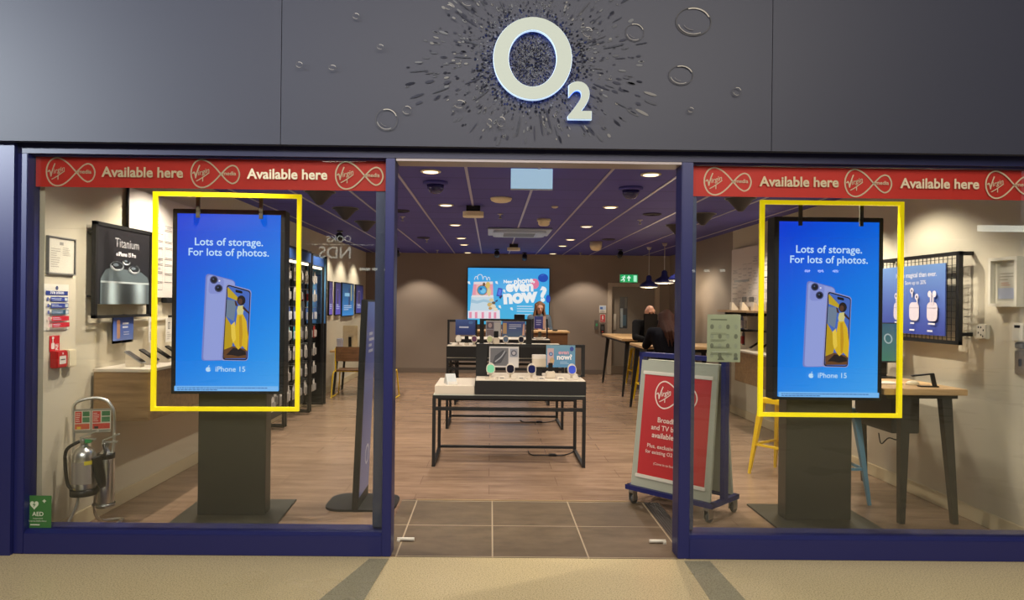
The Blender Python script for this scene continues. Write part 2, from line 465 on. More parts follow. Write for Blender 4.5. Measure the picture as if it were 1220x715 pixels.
WALLC = mat('cream_wall_paint', (206, 196, 172), .75, noise=.02, nscale=3)
WALLB = mat('taupe_wall_paint', (140, 126, 112), .75, noise=.03, nscale=3)
NAVYC = bpy.data.materials.new('navy_ceiling_tile'); NAVYC.use_nodes = True
nt = NAVYC.node_tree; b_ = nt.nodes['Principled BSDF']; b_.inputs['Roughness'].default_value = .75
tc = nt.nodes.new('ShaderNodeTexCoord'); br = nt.nodes.new('ShaderNodeTexBrick'); br.offset = 0
mp = nt.nodes.new('ShaderNodeMapping'); mp.inputs['Location'].default_value = (.225, -.2, 0)
br.inputs['Brick Width'].default_value = .61; br.inputs['Row Height'].default_value = .6; br.inputs['Mortar Size'].default_value = .009; br.inputs['Scale'].default_value = 1
br.inputs['Color1'].default_value = (*lin((70, 66, 150)), 1); br.inputs['Color2'].default_value = (*lin((74, 70, 156)), 1); br.inputs['Mortar'].default_value = (*lin((42, 40, 96)), 1)
nt.links.new(tc.outputs['Object'], mp.inputs[0]); nt.links.new(mp.outputs[0], br.inputs['Vector']); nt.links.new(br.outputs['Color'], b_.inputs['Base Color'])
struct('ceiling', MB().box(XL - .3, XR2 + .3, 4.45, YB + .2, ZC, ZC + .1), NAVYC)
TBAR = mat('ceiling_grid_bar', (168, 165, 190), .4)
for k in range(-4, 7):
    x = -.222 + .61 * k
    if XL + .05 < x < XR - .05:
        struct('trim_6', MB().box(x - .012, x + .012, 4.5, YB - .02, ZC - .006, ZC + .02), TBAR)

struct('wall_left', MB().box(XL - .25, XL, 4.40, YB + .2, 0, ZC), WALLC)
struct('wall_right', MB().box(XR, XR + .9, 4.40, 10.3, 0, ZC), WALLC)
struct('wall_right', MB().box(XR, XR + .9, 10.3, STEP_Y, 0, ZC), WALLB)
struct('wall_right', MB().box(XR2, XR2 + .3, STEP_Y, YB + .2, 0, ZC), WALLB)
m_ = MB(); m_.box(XL - .25, 2.645, YB, YB + .25, 0, ZC); m_.box(3.80, XR2 + .3, YB, YB + .25, 0, ZC); m_.box(2.645, 3.80, YB, YB + .25, 2.085, ZC)
struct('wall_back', m_, WALLB)
SKIRT = mat('cream_skirting', (206, 190, 154), .5)
struct('baseboard_left', MB().box(XL, XL + .016, 4.42, YB, 0, .11, .004), SKIRT)
struct('baseboard_right', MB().box(XR - .016, XR, 4.42, 10.3, 0, .11, .004), SKIRT)
struct('baseboard_back', MB().box(XL + .02, 2.6, YB - .016, YB, 0, .11, .004), mat('taupe_skirting', (118, 106, 94), .5))

# exit door in the back wall
DOORP = mat('grey_door_paint', (128, 118, 104), .5)
FRAMEP = mat('door_frame_paint', (176, 160, 140), .45)
m_ = MB(); m_.box(2.745, 2.93, 15.64, 15.69, 0, 2.0); m_.box(3.11, 3.72, 15.64, 15.69, 0, 2.0)
m_.box(2.93, 3.11, 15.64, 15.69, 0, 1.05); m_.box(2.93, 3.11, 15.64, 15.69, 1.77, 2.0)
door = struct('door_1', m_, DOORP)
m_ = MB(); m_.box(2.645, 2.745, 15.56, 15.7, 0, 2.085, .008); m_.box(3.72, 3.82, 15.56, 15.7, 0, 2.085, .008); m_.box(2.745, 3.72, 15.56, 15.7, 2.0, 2.085, .008)
m_.build('door_frame', FRAMEP, door)
a_ = Art(); a_.rect(-.09, .09, -.36, .36, (58, 62, 66)); a_.rect(-.075, -.01, -.34, .1, (150, 160, 162)); a_.rect(-.01, .06, -.3, -.05, (70, 96, 112)); a_.rect(.03, .08, .1, .34, (104, 106, 104))
a_.build('door_glass', GLOSSPRINT, door, (3.02, 15.665, 1.41))
MB().box(2.79, 2.85, 15.625, 15.64, 1.02, 1.38, .004).build('push_plate', STEEL, door)
MB().box(2.75, 3.7, 15.63, 15.64, .02, .2).build('kick_plate', STEEL, door)

# ------------------------------------------------------------------ shop front
# fascia of three printed panels
FASC = mat('slate_fascia_panel', (46, 48, 63), .5, noise=.02, nscale=2)
YF = 4.20
sx1, sx2 = at(335, 90, YF).x, at(920, 90, YF).x
for x0, x1 in ((-6, sx1 - .002), (sx1 + .002, sx2 - .002), (sx2 + .002, 7)):
    struct('wall_front', MB().box(x0, x1, YF, YF + .05, 2.535, 4.6), FASC)
struct('wall_front', MB().box(-6, 7, YF + .05, YF + .12, 2.57, 4.6), NAVYD)

# printed burst of bubbles on the fascia
a_ = Art(); fc = at(634, 73, YF - .002)
def fpx(px, py): p = at(px, py, YF - .002); return (p.x - fc.x, p.z - fc.z)
LB, MBC, DB = (150, 152, 158), (124, 126, 138), (58, 58, 70)
rnd = random.Random(3)
for i in range(3600):
    a = rnd.uniform(0, 2 * PI); near = i % 2
    r = .19 + abs(rnd.gauss(0, .11)) if near else rnd.uniform(.02, .26)
    if near and rnd.random() < .3: r = rnd.uniform(.25, .75) * (.75 + .25 * abs(math.cos(a * 2.5 + 1)))
    x, z = r * math.cos(a) * 1.05, r * math.sin(a) * .95
    if r > .8 or z + fc.z < 2.56: continue
    sp = .0034 + .013 * max(0, r - .14) * rnd.random(); ln = sp * (1 + 4.5 * max(0, r - .2) * rnd.random() * 2)
    a_.l = 1 + i % 5
    if r < .33: sp *= 1.25 if i % 4 else 1; ln = sp * 1.3
    c = rnd.choice([(112, 114, 118), (72, 74, 84), (28, 29, 37), (32, 34, 48), (30, 40, 80), (30, 36, 62), (25, 26, 34), (56, 58, 70), (104, 106, 112), (88, 90, 98)]) if r < .34 else rnd.choice([(112, 113, 116), (92, 93, 98), (128, 126, 124), (38, 39, 49), (60, 61, 72), (84, 85, 92), (64, 65, 76)])
    a_.ell(x, z, ln, sp, c, 8, False, a)
    if r > .3 and rnd.random() < .25: a_.l = 6; a_.ell(x + sp * .2, z + sp * .2, ln * .5, sp * .45, (42, 43, 54), 8, False, a)
for i in range(60):                                   # long soft streaks
    a = rnd.uniform(0, 2 * PI); r = rnd.uniform(.36, .75); ln = rnd.uniform(.02, .07)
    x, z = r * math.cos(a), r * math.sin(a) * .9
    if z - ln + fc.z < 2.56: continue
    a_.l = 7; a_.ell(x, z, ln, ln * .08, rnd.choice([(72, 74, 82), (80, 80, 86), (62, 63, 74)]), 12, False, a)
a_.l = 8
def bubble(px, py, rx, ry):
    x, y = fpx(px, py); rx /= 195; ry /= 195; n = 22
    ring = lambda k, f0, f1: [(x + k * rx * math.cos(f0 + (f1 - f0) * j / n), y + k * ry * math.sin(f0 + (f1 - f0) * j / n)) for j in range(n + 1)]
    wd = max(.0022, rx * .05)
    a_.stroke(ring(1, 0, 2 * PI), wd, (84, 83, 84), smooth=False)
    a_.stroke(ring(.93, .35, 1.9), wd * 1.3, (190, 184, 174), smooth=False)
    a_.stroke(ring(.88, 3.4, 5.2), wd * 1.1, (150, 146, 142), smooth=False)
    a_.stroke(ring(.6, 3.6, 4.7), wd * .8, (108, 106, 108), smooth=False)
for t in ((826, 26, 21, 17), (756, 39, 11, 10.5), (811, 90, 14.5, 11.5), (461, 143, 13, 13), (485, 132, 5.5, 5), (877, 110, 5, 5), (822, 132, 3.5, 3),
          (425, 21, 4, 3.5), (397, 82, 4.5, 3), (358, 79, 4, 3.5), (454, 58, 4, 3), (558, 4, 8, 6), (548, 126, 7, 5), (699, 41, 6, 6), (597, 147, 5, 6), (535, 12, 4, 3), (583, 148, 3, 4)):
    bubble(*t)
fas = [o for o in C.objects if o.name.startswith('wall_front')][1]
pr = a_.build('bubble_print', MATTPRINT, fas, (fc.x, YF - .002, fc.z))

# header, pilaster, window frames
m_ = MB(); m_.box(-6, 7, Y0, 4.44, 2.478, 2.60); m_.box(XL - .3, XR2, 4.44, 4.5, 2.478, 2.80)
struct('trim_7', m_, NAVYD)
struct('trim_8', MB().box(-.6, 1.18, 4.285, 4.45, 2.462, 2.478), mat('soffit_grey', (150, 140, 140), .4, .3))
struct('wall_pilaster', MB().box(-6, -2.935, Y0 - .03, 4.5, 0, 2.535), NAVY)

def window(n, x0, x1, jl, jr):
    m = MB()
    m.box(x0, x0 + jl, Y0, 4.42, 0, 2.478, .004); m.box(x1 - jr, x1, Y0, 4.42, 0, 2.478, .004)
    m.box(x0 + jl, x1 - jr, Y0, 4.42, 0, .128, .003)
    m.prism([(Y0 + .004, .128), (4.42, .128), (4.42, .155), (Y0 + .03, .142)], x0 + jl, x1 - jr, 'X')
    m.box(x0 + jl, x1 - jr, 4.31, 4.42, 2.470, 2.478)
    f = struct('window_%d' % n, m, NAVY)
    MB().box(x0 + jl - .004, x1 - jr + .004, 4.337, 4.345, .14, 2.472).build('glass_pane', GLASS, f)
    return f
W1 = window(1, -2.935, -.605, .062, .058)
W2 = window(2, 1.182, 3.62, .072, .03)
ALU = mat('grey_blue_door_stile', (74, 80, 108), .35, .2)
m_ = MB(); m_.box(-.735, -.672, 4.36, 4.40, .156, 2.47, .003); dl = struct('door_2', m_, ALU)
hd = MB(); hd.tube([(-.70, 4.46, 1.02), (-.70, 4.46, 1.33)], .011, 10, False); hd.cone((-.70, 4.40, 1.06), (-.70, 4.46, 1.06), .007); hd.cone((-.70, 4.40, 1.29), (-.70, 4.46, 1.29), .007)
hd.build('door_handle', STEEL, dl)
m_ = MB(); m_.box(1.245, 1.30, 4.36, 4.40, .156, 2.47, .003); struct('door_3', m_, ALU)
for x0, x1, lb in ((-.602, -.49, 'short white steel floor guide at the left door post'), (1.07, 1.178, 'short white steel floor guide at the right door post')):
    g = MB(); g.tube([(x0, 4.56, .016), (x1, 4.56, .016)], .011, 10, False); g.box(x0 if x0 < 0 else x1 - .02, (x0 + .02) if x0 < 0 else x1, 4.54, 4.58, .003, .016)
    tag(g.build('floor_guide', mat('white_steel', (222, 214, 196), .35)), lb, 'door guide')

# ------------------------------------------------------------------ sign letters on the fascia
LET = mat('sign_letter_face', (120, 124, 114), .5, emit=(222, 230, 212), es=.47)
HALO = mat('sign_halo', (60, 110, 255), .5, emit=(50, 110, 255), es=2.2)
EDGE = mat('sign_edge', (210, 230, 255), .4, emit=(190, 220, 255), es=.8)
t = thing('shop_sign', 'large pale illuminated ring letter and small figure two with a blue halo on the fascia', 'sign', (fc.x, YF, fc.z))
def ringmesh(A, B, a, b, y0, y1, m=None, n=64):
    m = m or MB()
    def R(a, b, y): return [m.bm.verts.new((a * math.cos(2 * PI * i / n), y, b * math.sin(2 * PI * i / n))) for i in range(n)]
    o0, o1, i0, i1 = R(A, B, y0), R(A, B, y1), R(a, b, y0), R(a, b, y1)
    for i in range(n):
        j = (i + 1) % n
        for q in ((o0[i], o0[j], i0[j], i0[i]), (o1[i], i1[i], i1[j], o1[j]), (o0[i], o1[i], o1[j], o0[j]), (i0[i], i0[j], i1[j], i1[i])): m.bm.faces.new(q)
    return m
lr = ringmesh(.236, .247, .146, .173, -.058, -.052).build('letter_face', LET, t)
ringmesh(.2385, .2495, .1435, .1705, -.052, -.026).build('letter_return', EDGE, t)
ringmesh(.232, .243, .150, .177, -.024, -.018).build('halo_light', HALO, t)
def text3d(s, x, z, h, y0, y1, name, m, parent, off=.0, w=None):
    cu = bpy.data.curves.new('lettering', 'FONT'); cu.body = s; cu.size = 1; cu.offset = off; cu.extrude = .5; cu.resolution_u = 6
    o = bpy.data.objects.new('lettering', cu); C.objects.link(o); dg = bpy.context.evaluated_depsgraph_get()
    me = bpy.data.meshes.new_from_object(o.evaluated_get(dg)); bpy.data.objects.remove(o)
    vs = [v.co.copy() for v in me.vertices]; x0, x1 = min(v.x for v in vs), max(v.x for v in vs); yy0, yy1 = min(v.y for v in vs), max(v.y for v in vs)
    k = h / (yy1 - yy0); kx = w / (x1 - x0) if w else k
    for v in me.vertices:
        c = v.co.copy(); v.co = ((c.x - (x0 + x1) / 2) * kx + x, y0 + (y1 - y0) * (c.z + .5), (c.y - yy0) * k + z)
    me.name = name; me.materials.clear(); me.materials.append(m)
    o = bpy.data.objects.new(name, me); C.objects.link(o); o.parent = parent
    return o
q = at(690.5, 142, YF - .05); qx, qz = q.x - fc.x, q.z - fc.z
text3d('2', qx, qz, .226, -.058, -.052, 'figure_face', LET, t, .035, .142)
text3d('2', qx, qz - .002, .230, -.052, -.026, 'figure_return', EDGE, t, .037, .146)
text3d('2', qx, qz + .004, .218, -.024, -.018, 'halo_light', HALO, t, .03, .136)
for x_, z_ in ((0, .2), (0, -.2), (.19, 0), (-.19, 0), (qx, qz + .015)):
    MB().cone((x_, -.026, z_), (x_, .0, z_), .008).build('stand_off', STEEL, t)

# ------------------------------------------------------------------ banners along the top of the two windows
WTXT = (214, 196, 164)
def logo(a, cx, cy, W, c, sw):
    k = W / 405
    pts = [(250, 120), (190, 55), (140, 18), (85, 0), (35, 22), (6, 72), (0, 120), (8, 165), (36, 212), (85, 235), (140, 222), (195, 180), (250, 120), (292, 76), (320, 55), (352, 47), (385, 66), (405, 120), (388, 175), (350, 198), (315, 185), (288, 162)]
    a.stroke([(cx + (x - 202) * k, cy + (118 - y) * k) for x, y in pts], sw, c, closed=True)
    script(a, cx - 112 * k, cy + 2 * k, 150 * k, c)
    a.text('media', cx + 120 * k, cy - 12 * k, c, width=112 * k, bold=.015)
def script(a, cx, cy, W, c):
    a.text('irgin', cx - W * .20, cy - W * .12, c, width=W * .68, shear=.35, rot=.30, align='l', bold=.012)
    s = W * .052
    a.stroke([(cx - W * .52, cy - W * .02), (cx - W * .43, cy + W * .06), (cx - W * .38, cy - W * .05), (cx - W * .34, cy - W * .26)], s * 1.3, c)
    a.stroke([(cx - W * .35, cy - W * .28), (cx - W * .24, cy + W * .14), (cx - W * .12, cy + W * .46)], s * 1.3, c)
    a.stroke([(cx - W * .30, cy - W * .44), (cx - W * .02, cy - W * .28), (cx + W * .42, cy + W * .04)], s, c)
    a.stroke([(cx + W * .06, cy - W * .20), (cx + W * .06, cy - W * .46)], s, c)
def banner(x0, x1, z0, z1, logos, texts, label, parent):
    t = thing('window_banner', label, 'banner', ((x0 + x1) / 2, 4.352, (z0 + z1) / 2))
    a = Art(); w, h = (x1 - x0) / 2, (z1 - z0) / 2
    a.rect(-w, w, -h, h, (205, 45, 30)); a.l = 2
    for px, wp in logos:
        p = at(px, 200, 4.352); logo(a, p.x - (x0 + x1) / 2, 0, wp * 4.352 / FPX, WTXT, .009)
    for px, wp in texts:
        p = at(px, 200, 4.352); a.text('Available here', p.x - (x0 + x1) / 2, -.028, WTXT, width=wp * 4.352 / FPX, bold=.025)
    m = MB(); m.box(-w, w, .0005, .0025, -h, h); m.build('vinyl_sheet', mat('banner_red_back', (190, 40, 30), .5), t)
    a.build('printed_face', PRINT, t, (0, -.0004, 0))
banner(-2.868, -.668, 2.283, 2.472, [(84.5, 57), (257, 57), (428.5, 56)], [(171, 96), (343, 95)], 'red window banner with white loop logos over the left window', W1)
banner(1.257, 3.585, 2.277, 2.468, [(867, 56), (1034, 56), (1201, 56)], [(951, 95), (1118, 95)], 'red window banner with white loop logos over the right window', W2)

# mall across the way (seen only as a faint reflection in the panes)
m_ = MB(); m_.box(-14, 14, -9.6, -9.4, 0, 6)
for x in range(-13, 14, 3): m_.box(x - .12, x + .12, -9.4, -9.2, 0, 3.4)
m_.box(-14, 14, -9.4, -9.1, 3.4, 3.9)
struct('wall_opposite', m_, mat('opposite_shopfront', (44, 44, 48), .5))
OPL = mat('opposite_sign_letters', (230, 230, 230), .5, emit=(225, 228, 215), es=4)
opp = thing('opposite_shop_sign', 'pale capital letters on the dark shopfront across the mall', 'sign', (-3.9, -8.9, 2.75))
for s_, z_, h_, w_, x_ in (('OOKS', .36, .16, .78, 0), ('NDS', -.06, .30, 1.15, .1)):
    o_ = text3d(s_, x_, z_, h_, 0, .03, 'sign_letters', OPL, opp)
o_ = MB().box(-.9, .9, 0, .02, .29, .30).build('rule_line', OPL, opp)
opp.rotation_euler = (0, 0, PI)

for i, px in enumerate((428.5, 435, 444, 458.5, 829, 847, 866, 969, 985, 1003)):
    q = at(px, 320 + (px - 430) * .004, 17.72); g = MB(); g.box(-.055, .055, 0, .05, -.012, .012, .004); g.box(-.07, .07, -.02, .0, -.03, .03, .004)
    o_ = tag(g.build('mall_wall_lamp', OPL), 'small bright lamp of the row across the mall, reflected in the window glass', 'lamp', 'lamps across the mall'); o_.location = (q.x, -9.36, q.z)
q = at(1165, 272, 17.74)
o_ = tag(MB().box(0, 14 - q.x - .05, 0, .05, -.08, .08, .01).build('mall_strip_light', OPL), 'long pale strip light across the mall, reflected at the right edge of the right window', 'light'); o_.location = (q.x, -9.09, q.z)
# ================================================================== THE TWO WINDOW SCREENS
def apple(a, cx, cy, s, c, bg):
    P = []
    for k in range(40):
        th = 2 * PI * k / 40
        r = 1 - .10 * max(0, math.cos(th - PI / 2)) ** 6 - .07 * max(0, math.cos(th + PI / 2)) ** 8
        P.append((cx + .44 * s * r * math.cos(th), cy + .46 * s * r * math.sin(th)))
    a.poly(P, c); a.ell(cx + .48 * s, cy + .06 * s, .2 * s, .2 * s, bg, 14)
    a.ell(cx + .1 * s, cy + .62 * s, .16 * s, .07 * s, c, 12, True, .8)

def phone_ad(W, H):
    a = Art(); a.l = 1
    def g(u, v):
        t = min(1, max(0, .10 + .62 * (1 - v) + .30 * u - .05))
        c0, c1, c2 = (8, 52, 214), (0, 118, 232), (70, 168, 244)
        if t < .5: k = t / .5; return tuple(p + (q - p) * k for p, q in zip(c0, c1))
        k = (t - .5) / .5; return tuple(p + (q - p) * k for p, q in zip(c1, c2))
    a.grad(-W / 2, W / 2, -H / 2, H / 2, g, 14, 22)
    def S(px, py): return ((px - 281.2) / 122 * W, -(py - 361.5) / 211 * H)
    def Z(zx, zy): return S(225 + zx / 4.767 + .6 - (zy - 300) * .0035, 315 + zy / 4.767 - (zx - 270) * .004)
    tx = (196, 226, 255)
    a.l = 3
    p = S(281.5, 293.5); a.text('Lots of storage.', 0, p[1], tx, width=80.5 / 122 * W, bold=.014)
    p = S(281.5, 305.8); a.text('For lots of photos.', 0, p[1], tx, width=94.8 / 122 * W, bold=.014)
    LIL, LIL2 = (150, 160, 222), (118, 128, 200)
    def rp(pts, c, r=.16):                       # rounded quad
        Q = []; n = len(pts)
        for i in range(n):
            p0, p1, p2 = Vector(pts[i - 1]), Vector(pts[i]), Vector(pts[(i + 1) % n])
            d = min((p0 - p1).length, (p2 - p1).length) * r
            A = p1 + (p0 - p1).normalized() * d; B = p1 + (p2 - p1).normalized() * d
            for k in range(6):
                t = k / 5; Q.append(tuple(A * (1 - t) ** 2 + p1 * 2 * t * (1 - t) + B * t * t))
        a.poly(Q, c)
    rp([Z(122, 552), Z(247, 552), Z(303, 98), Z(133, 52)], LIL2)
    rp([Z(132, 548), Z(247, 548), Z(300, 102), Z(142, 60)], LIL)
    rp([Z(150, 172), Z(232, 168), Z(238, 82), Z(156, 66)], (134, 144, 212), .3)
    for zx, zy in ((180, 92), (208, 140)):
        q = Z(zx, zy); a.ell(*q, .028 * W / .73, .028 * W / .73, (58, 62, 104)); a.ell(*q, .02 * W / .73, .02 * W / .73, (14, 15, 24)); a.ell(q[0] - .004, q[1] + .005, .006, .006, (70, 84, 130), 10)
    q = Z(212, 98); a.ell(*q, .006, .006, (235, 230, 240), 10)
    rp([Z(232, 552), Z(385, 556), Z(394, 152), Z(250, 112)], (150, 150, 205), .13)
    rp([Z(242, 548), Z(382, 552), Z(390, 157), Z(255, 118)], (16, 16, 22), .13)
    rp([Z(248, 542), Z(377, 546), Z(385, 163), Z(260, 126)], (70, 104, 190), .11)
    # picture on the phone: dancer in a long yellow dress before yellow drapery
    pol = lambda zz, c: a.poly([Z(*q) for q in zz], c)
    pol([(258, 140), (262, 134), (322, 196), (318, 214), (262, 190)], (196, 164, 30))
    pol([(258, 205), (300, 210), (312, 230), (300, 330), (256, 300)], (112, 128, 150))
    pol([(254, 300), (286, 350), (300, 440), (290, 500), (249, 520)], (190, 154, 22))
    pol([(249, 490), (300, 470), (377, 490), (376, 540), (250, 540)], (104, 66, 34))
    pol([(262, 520), (300, 480), (340, 486), (370, 500), (376, 520), (330, 528), (290, 520)], (34, 24, 24))
    pol([(318, 290), (350, 286), (372, 330), (384, 420), (380, 500), (352, 470), (330, 490), (312, 470), (296, 440), (306, 380)], (220, 178, 30))
    pol([(330, 300), (344, 298), (352, 400), (348, 480), (336, 470)], (196, 146, 20))
    pol([(286, 350), (306, 330), (316, 430), (300, 452), (290, 420)], (236, 200, 70))
    pol([(322, 242), (352, 238), (356, 262), (350, 290), (320, 292), (316, 268)], (212, 200, 130))
    pol([(350, 240), (384, 276), (384, 288), (350, 258)], (64, 36, 26))
    pol([(322, 244), (308, 240), (302, 214), (310, 212), (318, 232)], (74, 42, 30))
    a.ell(*Z(340, 210), .030 * W / .73, .036 * W / .73, (30, 20, 20), 14); a.ell(*Z(334, 216), .016 * W / .73, .022 * W / .73, (88, 54, 40), 12)
    rp([Z(306, 164), Z(346, 172), Z(346, 158), Z(306, 148)], (10, 10, 14), .45)
    q = S(279.5, 443.8); a.text('iPhone 15', q[0] + .035, q[1], (190, 222, 250), width=35 / 122 * W, bold=.012)
    q = S(259.5, 441.3); apple(a, q[0], q[1], .04, (190, 222, 250), (58, 152, 238))
    v = S(0, 461)[1]; a.rect(-W / 2, W / 2, -H / 2, v, (120, 186, 246))
    for k, wv in ((0, .9), (1, .38)):
        vv = v - .013 - k * .013; a.l += 1
        x = -W / 2 + .02
        rr = random.Random(k + 4)
        while x < -W / 2 + W * wv:
            l = rr.uniform(.008, .026); a.rect(x, x + l, vv - .003, vv + .003, (40, 96, 170), False); x += l + .005
    return a

def totem(label, cx, rz, wpx):
    t = thing('digital_totem', label, 'screen', (cx, 5.09, 0), rz)
    MB().box(-.38, .38, -.37, .37, 0, .012, .003).build('base_plate', CHAR, t)
    m = MB(); m.box(-.243, .243, -.035, .105, .012, 1.2, .004); m.box(-.20, .20, -.03, .09, .95, 1.2); m.build('column', CHAR, t)
    W, H = .724, 1.262
    zc = 1.567
    m = MB(); m.box(-.395, .395, -.15, -.02, zc - .655, zc + .665, .004); m.box(-.33, .33, -.02, .03, zc - .5, zc + .5, .01)
    m.build('screen_housing', BLACK, t)
    phone_ad(W, H).build('screen', SCREEN, t, (0, -.1505, zc))
    m = MB(); hw, z0, z1, b = .514, .797, 2.343, .028
    y0, y1 = -.20, -.17
    m.box(-hw, hw, y0, y1, z1 - b, z1); m.box(-hw, hw, y0, y1, z0, z0 + b); m.box(-hw, -hw + b, y0, y1, z0 + b, z1 - b); m.box(hw - b, hw, y0, y1, z0 + b, z1 - b)
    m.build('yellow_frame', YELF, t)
    for x in (-.215, .225):
        m = MB(); m.box(x - .013, x + .013, y1, y1 + .012, zc + .60, z1 - .005); m.box(x - .013, x + .013, y1, -.12, zc + .64, zc + .655); m.build('frame_bracket', CHAR, t)
    return t
totem('tall screen totem in the left window with a phone advert in a yellow frame', -1.885, .05, 0)
totem('tall screen totem in the right window with a phone advert in a yellow frame', 2.432, 0, 0)

# ================================================================== LEFT WINDOW: WALL AND FLOOR THINGS
RZL, RZR = PI / 2, -PI / 2            # faces +X / faces -X
def on_left(px, py, off=0): return wx(px, py, XL + off)
def on_right(px, py, off=0): return wx(px, py, XR - off)

# framed notice
def framed(name, label, cat, loc, rz, w, h, fr, frm, art, depth=.018):
    t = thing(name, label, cat, loc, rz)
    m = MB(); d = depth
    m.box(-w / 2, w / 2, -d, 0, h / 2 - fr, h / 2); m.box(-w / 2, w / 2, -d, 0, -h / 2, -h / 2 + fr); m.box(-w / 2, -w / 2 + fr, -d, 0, -h / 2 + fr, h / 2 - fr); m.box(w / 2 - fr, w / 2, -d, 0, -h / 2 + fr, h / 2 - fr)
    m.box(-w / 2 + fr, w / 2 - fr, -d * .4, 0, -h / 2 + fr, h / 2 - fr)
    m.build('frame', frm, t)
    if art: art.build('paper', PRINT, t, (0, -d * .4 - .0006, 0))
    return t
def lines(a, x0, x1, y0, y1, n, c, seed=1, th=.35):
    rr = random.Random(seed); st = (y1 - y0) / n; a.lay()
    for i in range(n):
        y = y1 - (i + .5) * st; a.rect(x0, x0 + (x1 - x0) * rr.uniform(.55, 1), y - st * th / 2, y + st * th / 2, c, False)
p1, p2 = on_left(54.5, 304), on_left(87.5, 306)
w_, h_ = p2.y - p1.y, .245
a = Art(); a.rect(-w_ / 2 + .01, w_ / 2 - .01, -h_ / 2 + .01, h_ / 2 - .01, (214, 208, 190))
a.rect(-.02, .02, .07, .09, (150, 146, 136)); lines(a, -w_ * .38, -.01, -.08, .05, 9, (168, 162, 148), 2); lines(a, .01, w_ * .38, 0, .06, 5, (168, 162, 148), 3)
framed('wall_notice', 'printed sheet in a thin frame on the left wall, above the fire action sign', 'notice', (XL + .001, (p1.y + p2.y) / 2, (p1.z + p2.z) / 2), RZL, w_, h_, .008, GREYP, a)

# fire action sign
p1, p2 = on_left(51.5, 366), on_left(80.8, 366); w_, h_ = p2.y - p1.y, .30
t = thing('fire_action_sign', 'white fire action sign with blue and red rows, on the left wall', 'sign', (XL + .001, (p1.y + p2.y) / 2, (p1.z + p2.z) / 2), RZL)
MB().box(-w_ / 2, w_ / 2, -.004, 0, -h_ / 2, h_ / 2, .001).build('sign_plate', mat('sign_white', (226, 220, 204), .45), t)
a = Art(); a.ell(0, .125, .014, .014, (40, 56, 110), 14); a.text('!', 0, .117, (230, 230, 230), height=.014, bold=.02)
a.rect(-w_ * .45, w_ * .45, .078, .105, (32, 54, 128)); a.text('Fire action', 0, .086, (230, 232, 240), width=w_ * .55, bold=.02)
for i, c in enumerate(((36, 58, 140), (36, 58, 140), (40, 84, 110), (200, 30, 46), (200, 30, 46))):
    y = .052 - i * .042
    a.ell(-w_ * .37, y, .011, .013, (36, 58, 140) if i < 3 else (214, 150, 150), 12)
    a.text(str(i + 1), -w_ * .37, y - .006, (235, 235, 235), height=.011)
    a.rect(-w_ * .27, w_ * .44, y - .015, y + .015, c); lines(a, -w_ * .24, w_ * .2, y - .010, y + .010, 2, (205, 212, 230), i)
    a.rect(w_ * .3, w_ * .42, y - .011, y + .011, (190, 200, 205) if i < 3 else c)
a.build('sign_print', PRINT, t, (0, -.0045, 0))

p = on_left(64.5, 409.5)
t = thing('alarm_point_sign', 'small red fire alarm call point sign with a white hand, below the fire action sign', 'sign', (XL + .001, p.y, p.z), RZL)
MB().box(-.052, .052, -.003, 0, -.052, .052, .001).build('sign_plate', mat('sign_red', (200, 34, 40), .45), t)
a = Art(); a.rrect(-.020, -.014, .034, .04, .008, (228, 224, 214)); a.rect(-.026, -.017, .0, .034, (228, 224, 214)); a.ell(-.022, .038, .012, .008, (228, 224, 214)); a.text('FIRE', .030, -.036, (228, 224, 214), width=.07, rot=PI / 2, bold=.03)
a.build('sign_print', PRINT, t, (0, -.0036, 0))
p = on_left(65.5, 428)
t = thing('fire_alarm_point', 'red break-glass fire alarm point on the left wall', 'fire alarm', (XL, p.y, p.z), RZL)
MB().box(-.055, .055, -.05, 0, -.055, .055, .006).build('housing', RED, t)
a = Art(); a.rect(-.035, .035, -.03, .022, (222, 214, 204)); a.rect(-.024, .024, -.006, .002, (60, 60, 60)); a.ell(0, .038, .007, .007, (230, 226, 220), 10); a.build('glass_panel', GLOSSPRINT, t, (0, -.0506, 0))
p = on_left(79, 427)
t = tag(MB().box(-.045, .045, -.045, 0, -.055, .06, .006).build('junction_box', CREAM), 'cream junction box beside the red fire alarm point', 'junction box'); t.location = (XL, p.y, p.z); t.rotation_euler = (0, 0, RZL)

# AED sticker on the inside of the left pane
p1, p2 = at(30.5, 590.5, 4.334), at(60.5, 631, 4.334); w_, h_ = p2.x - p1.x + .004, p1.z - p2.z
t = thing('defibrillator_sticker', 'green heart sticker in the bottom left corner of the left window', 'sticker', ((p1.x + p2.x) / 2, 4.334, (p1.z + p2.z) / 2))
MB().box(-w_ / 2, w_ / 2, 0, .002, -h_ / 2, h_ / 2).build('sticker_sheet', mat('sticker_green', (60, 112, 56), .5), t)
a = Art(); G = (206, 214, 186)
hp = [(0, -.028)]
for k in range(25):
    th = PI * 2 * (k + .5) / 25
    hp.append((.0021 * 16 * math.sin(th) ** 3 * .8, .0019 * (13 * math.cos(th) - 5 * math.cos(2 * th) - 2 * math.cos(3 * th) - math.cos(4 * th))))
a.poly([(x - .024, z + .048) for x, z in hp[1:]], G)
a.poly([(-.020, .066), (-.034, .046), (-.025, .048), (-.030, .030), (-.014, .052), (-.023, .050)], (60, 112, 56))
a.rect(.028, .050, .070, .076, G); a.rect(.036, .042, .062, .084, G)
a.text('AED', 0, -.020, G, width=.07, bold=.02); a.text('Automated', 0, -.040, G, width=.06); a.text('External Defibrillator', 0, -.056, G, width=.115); lines(a, -.045, .045, -.084, -.066, 1, G, 3, .4)
a.build('sticker_print', PRINT, t, (0, -.0006, 0))

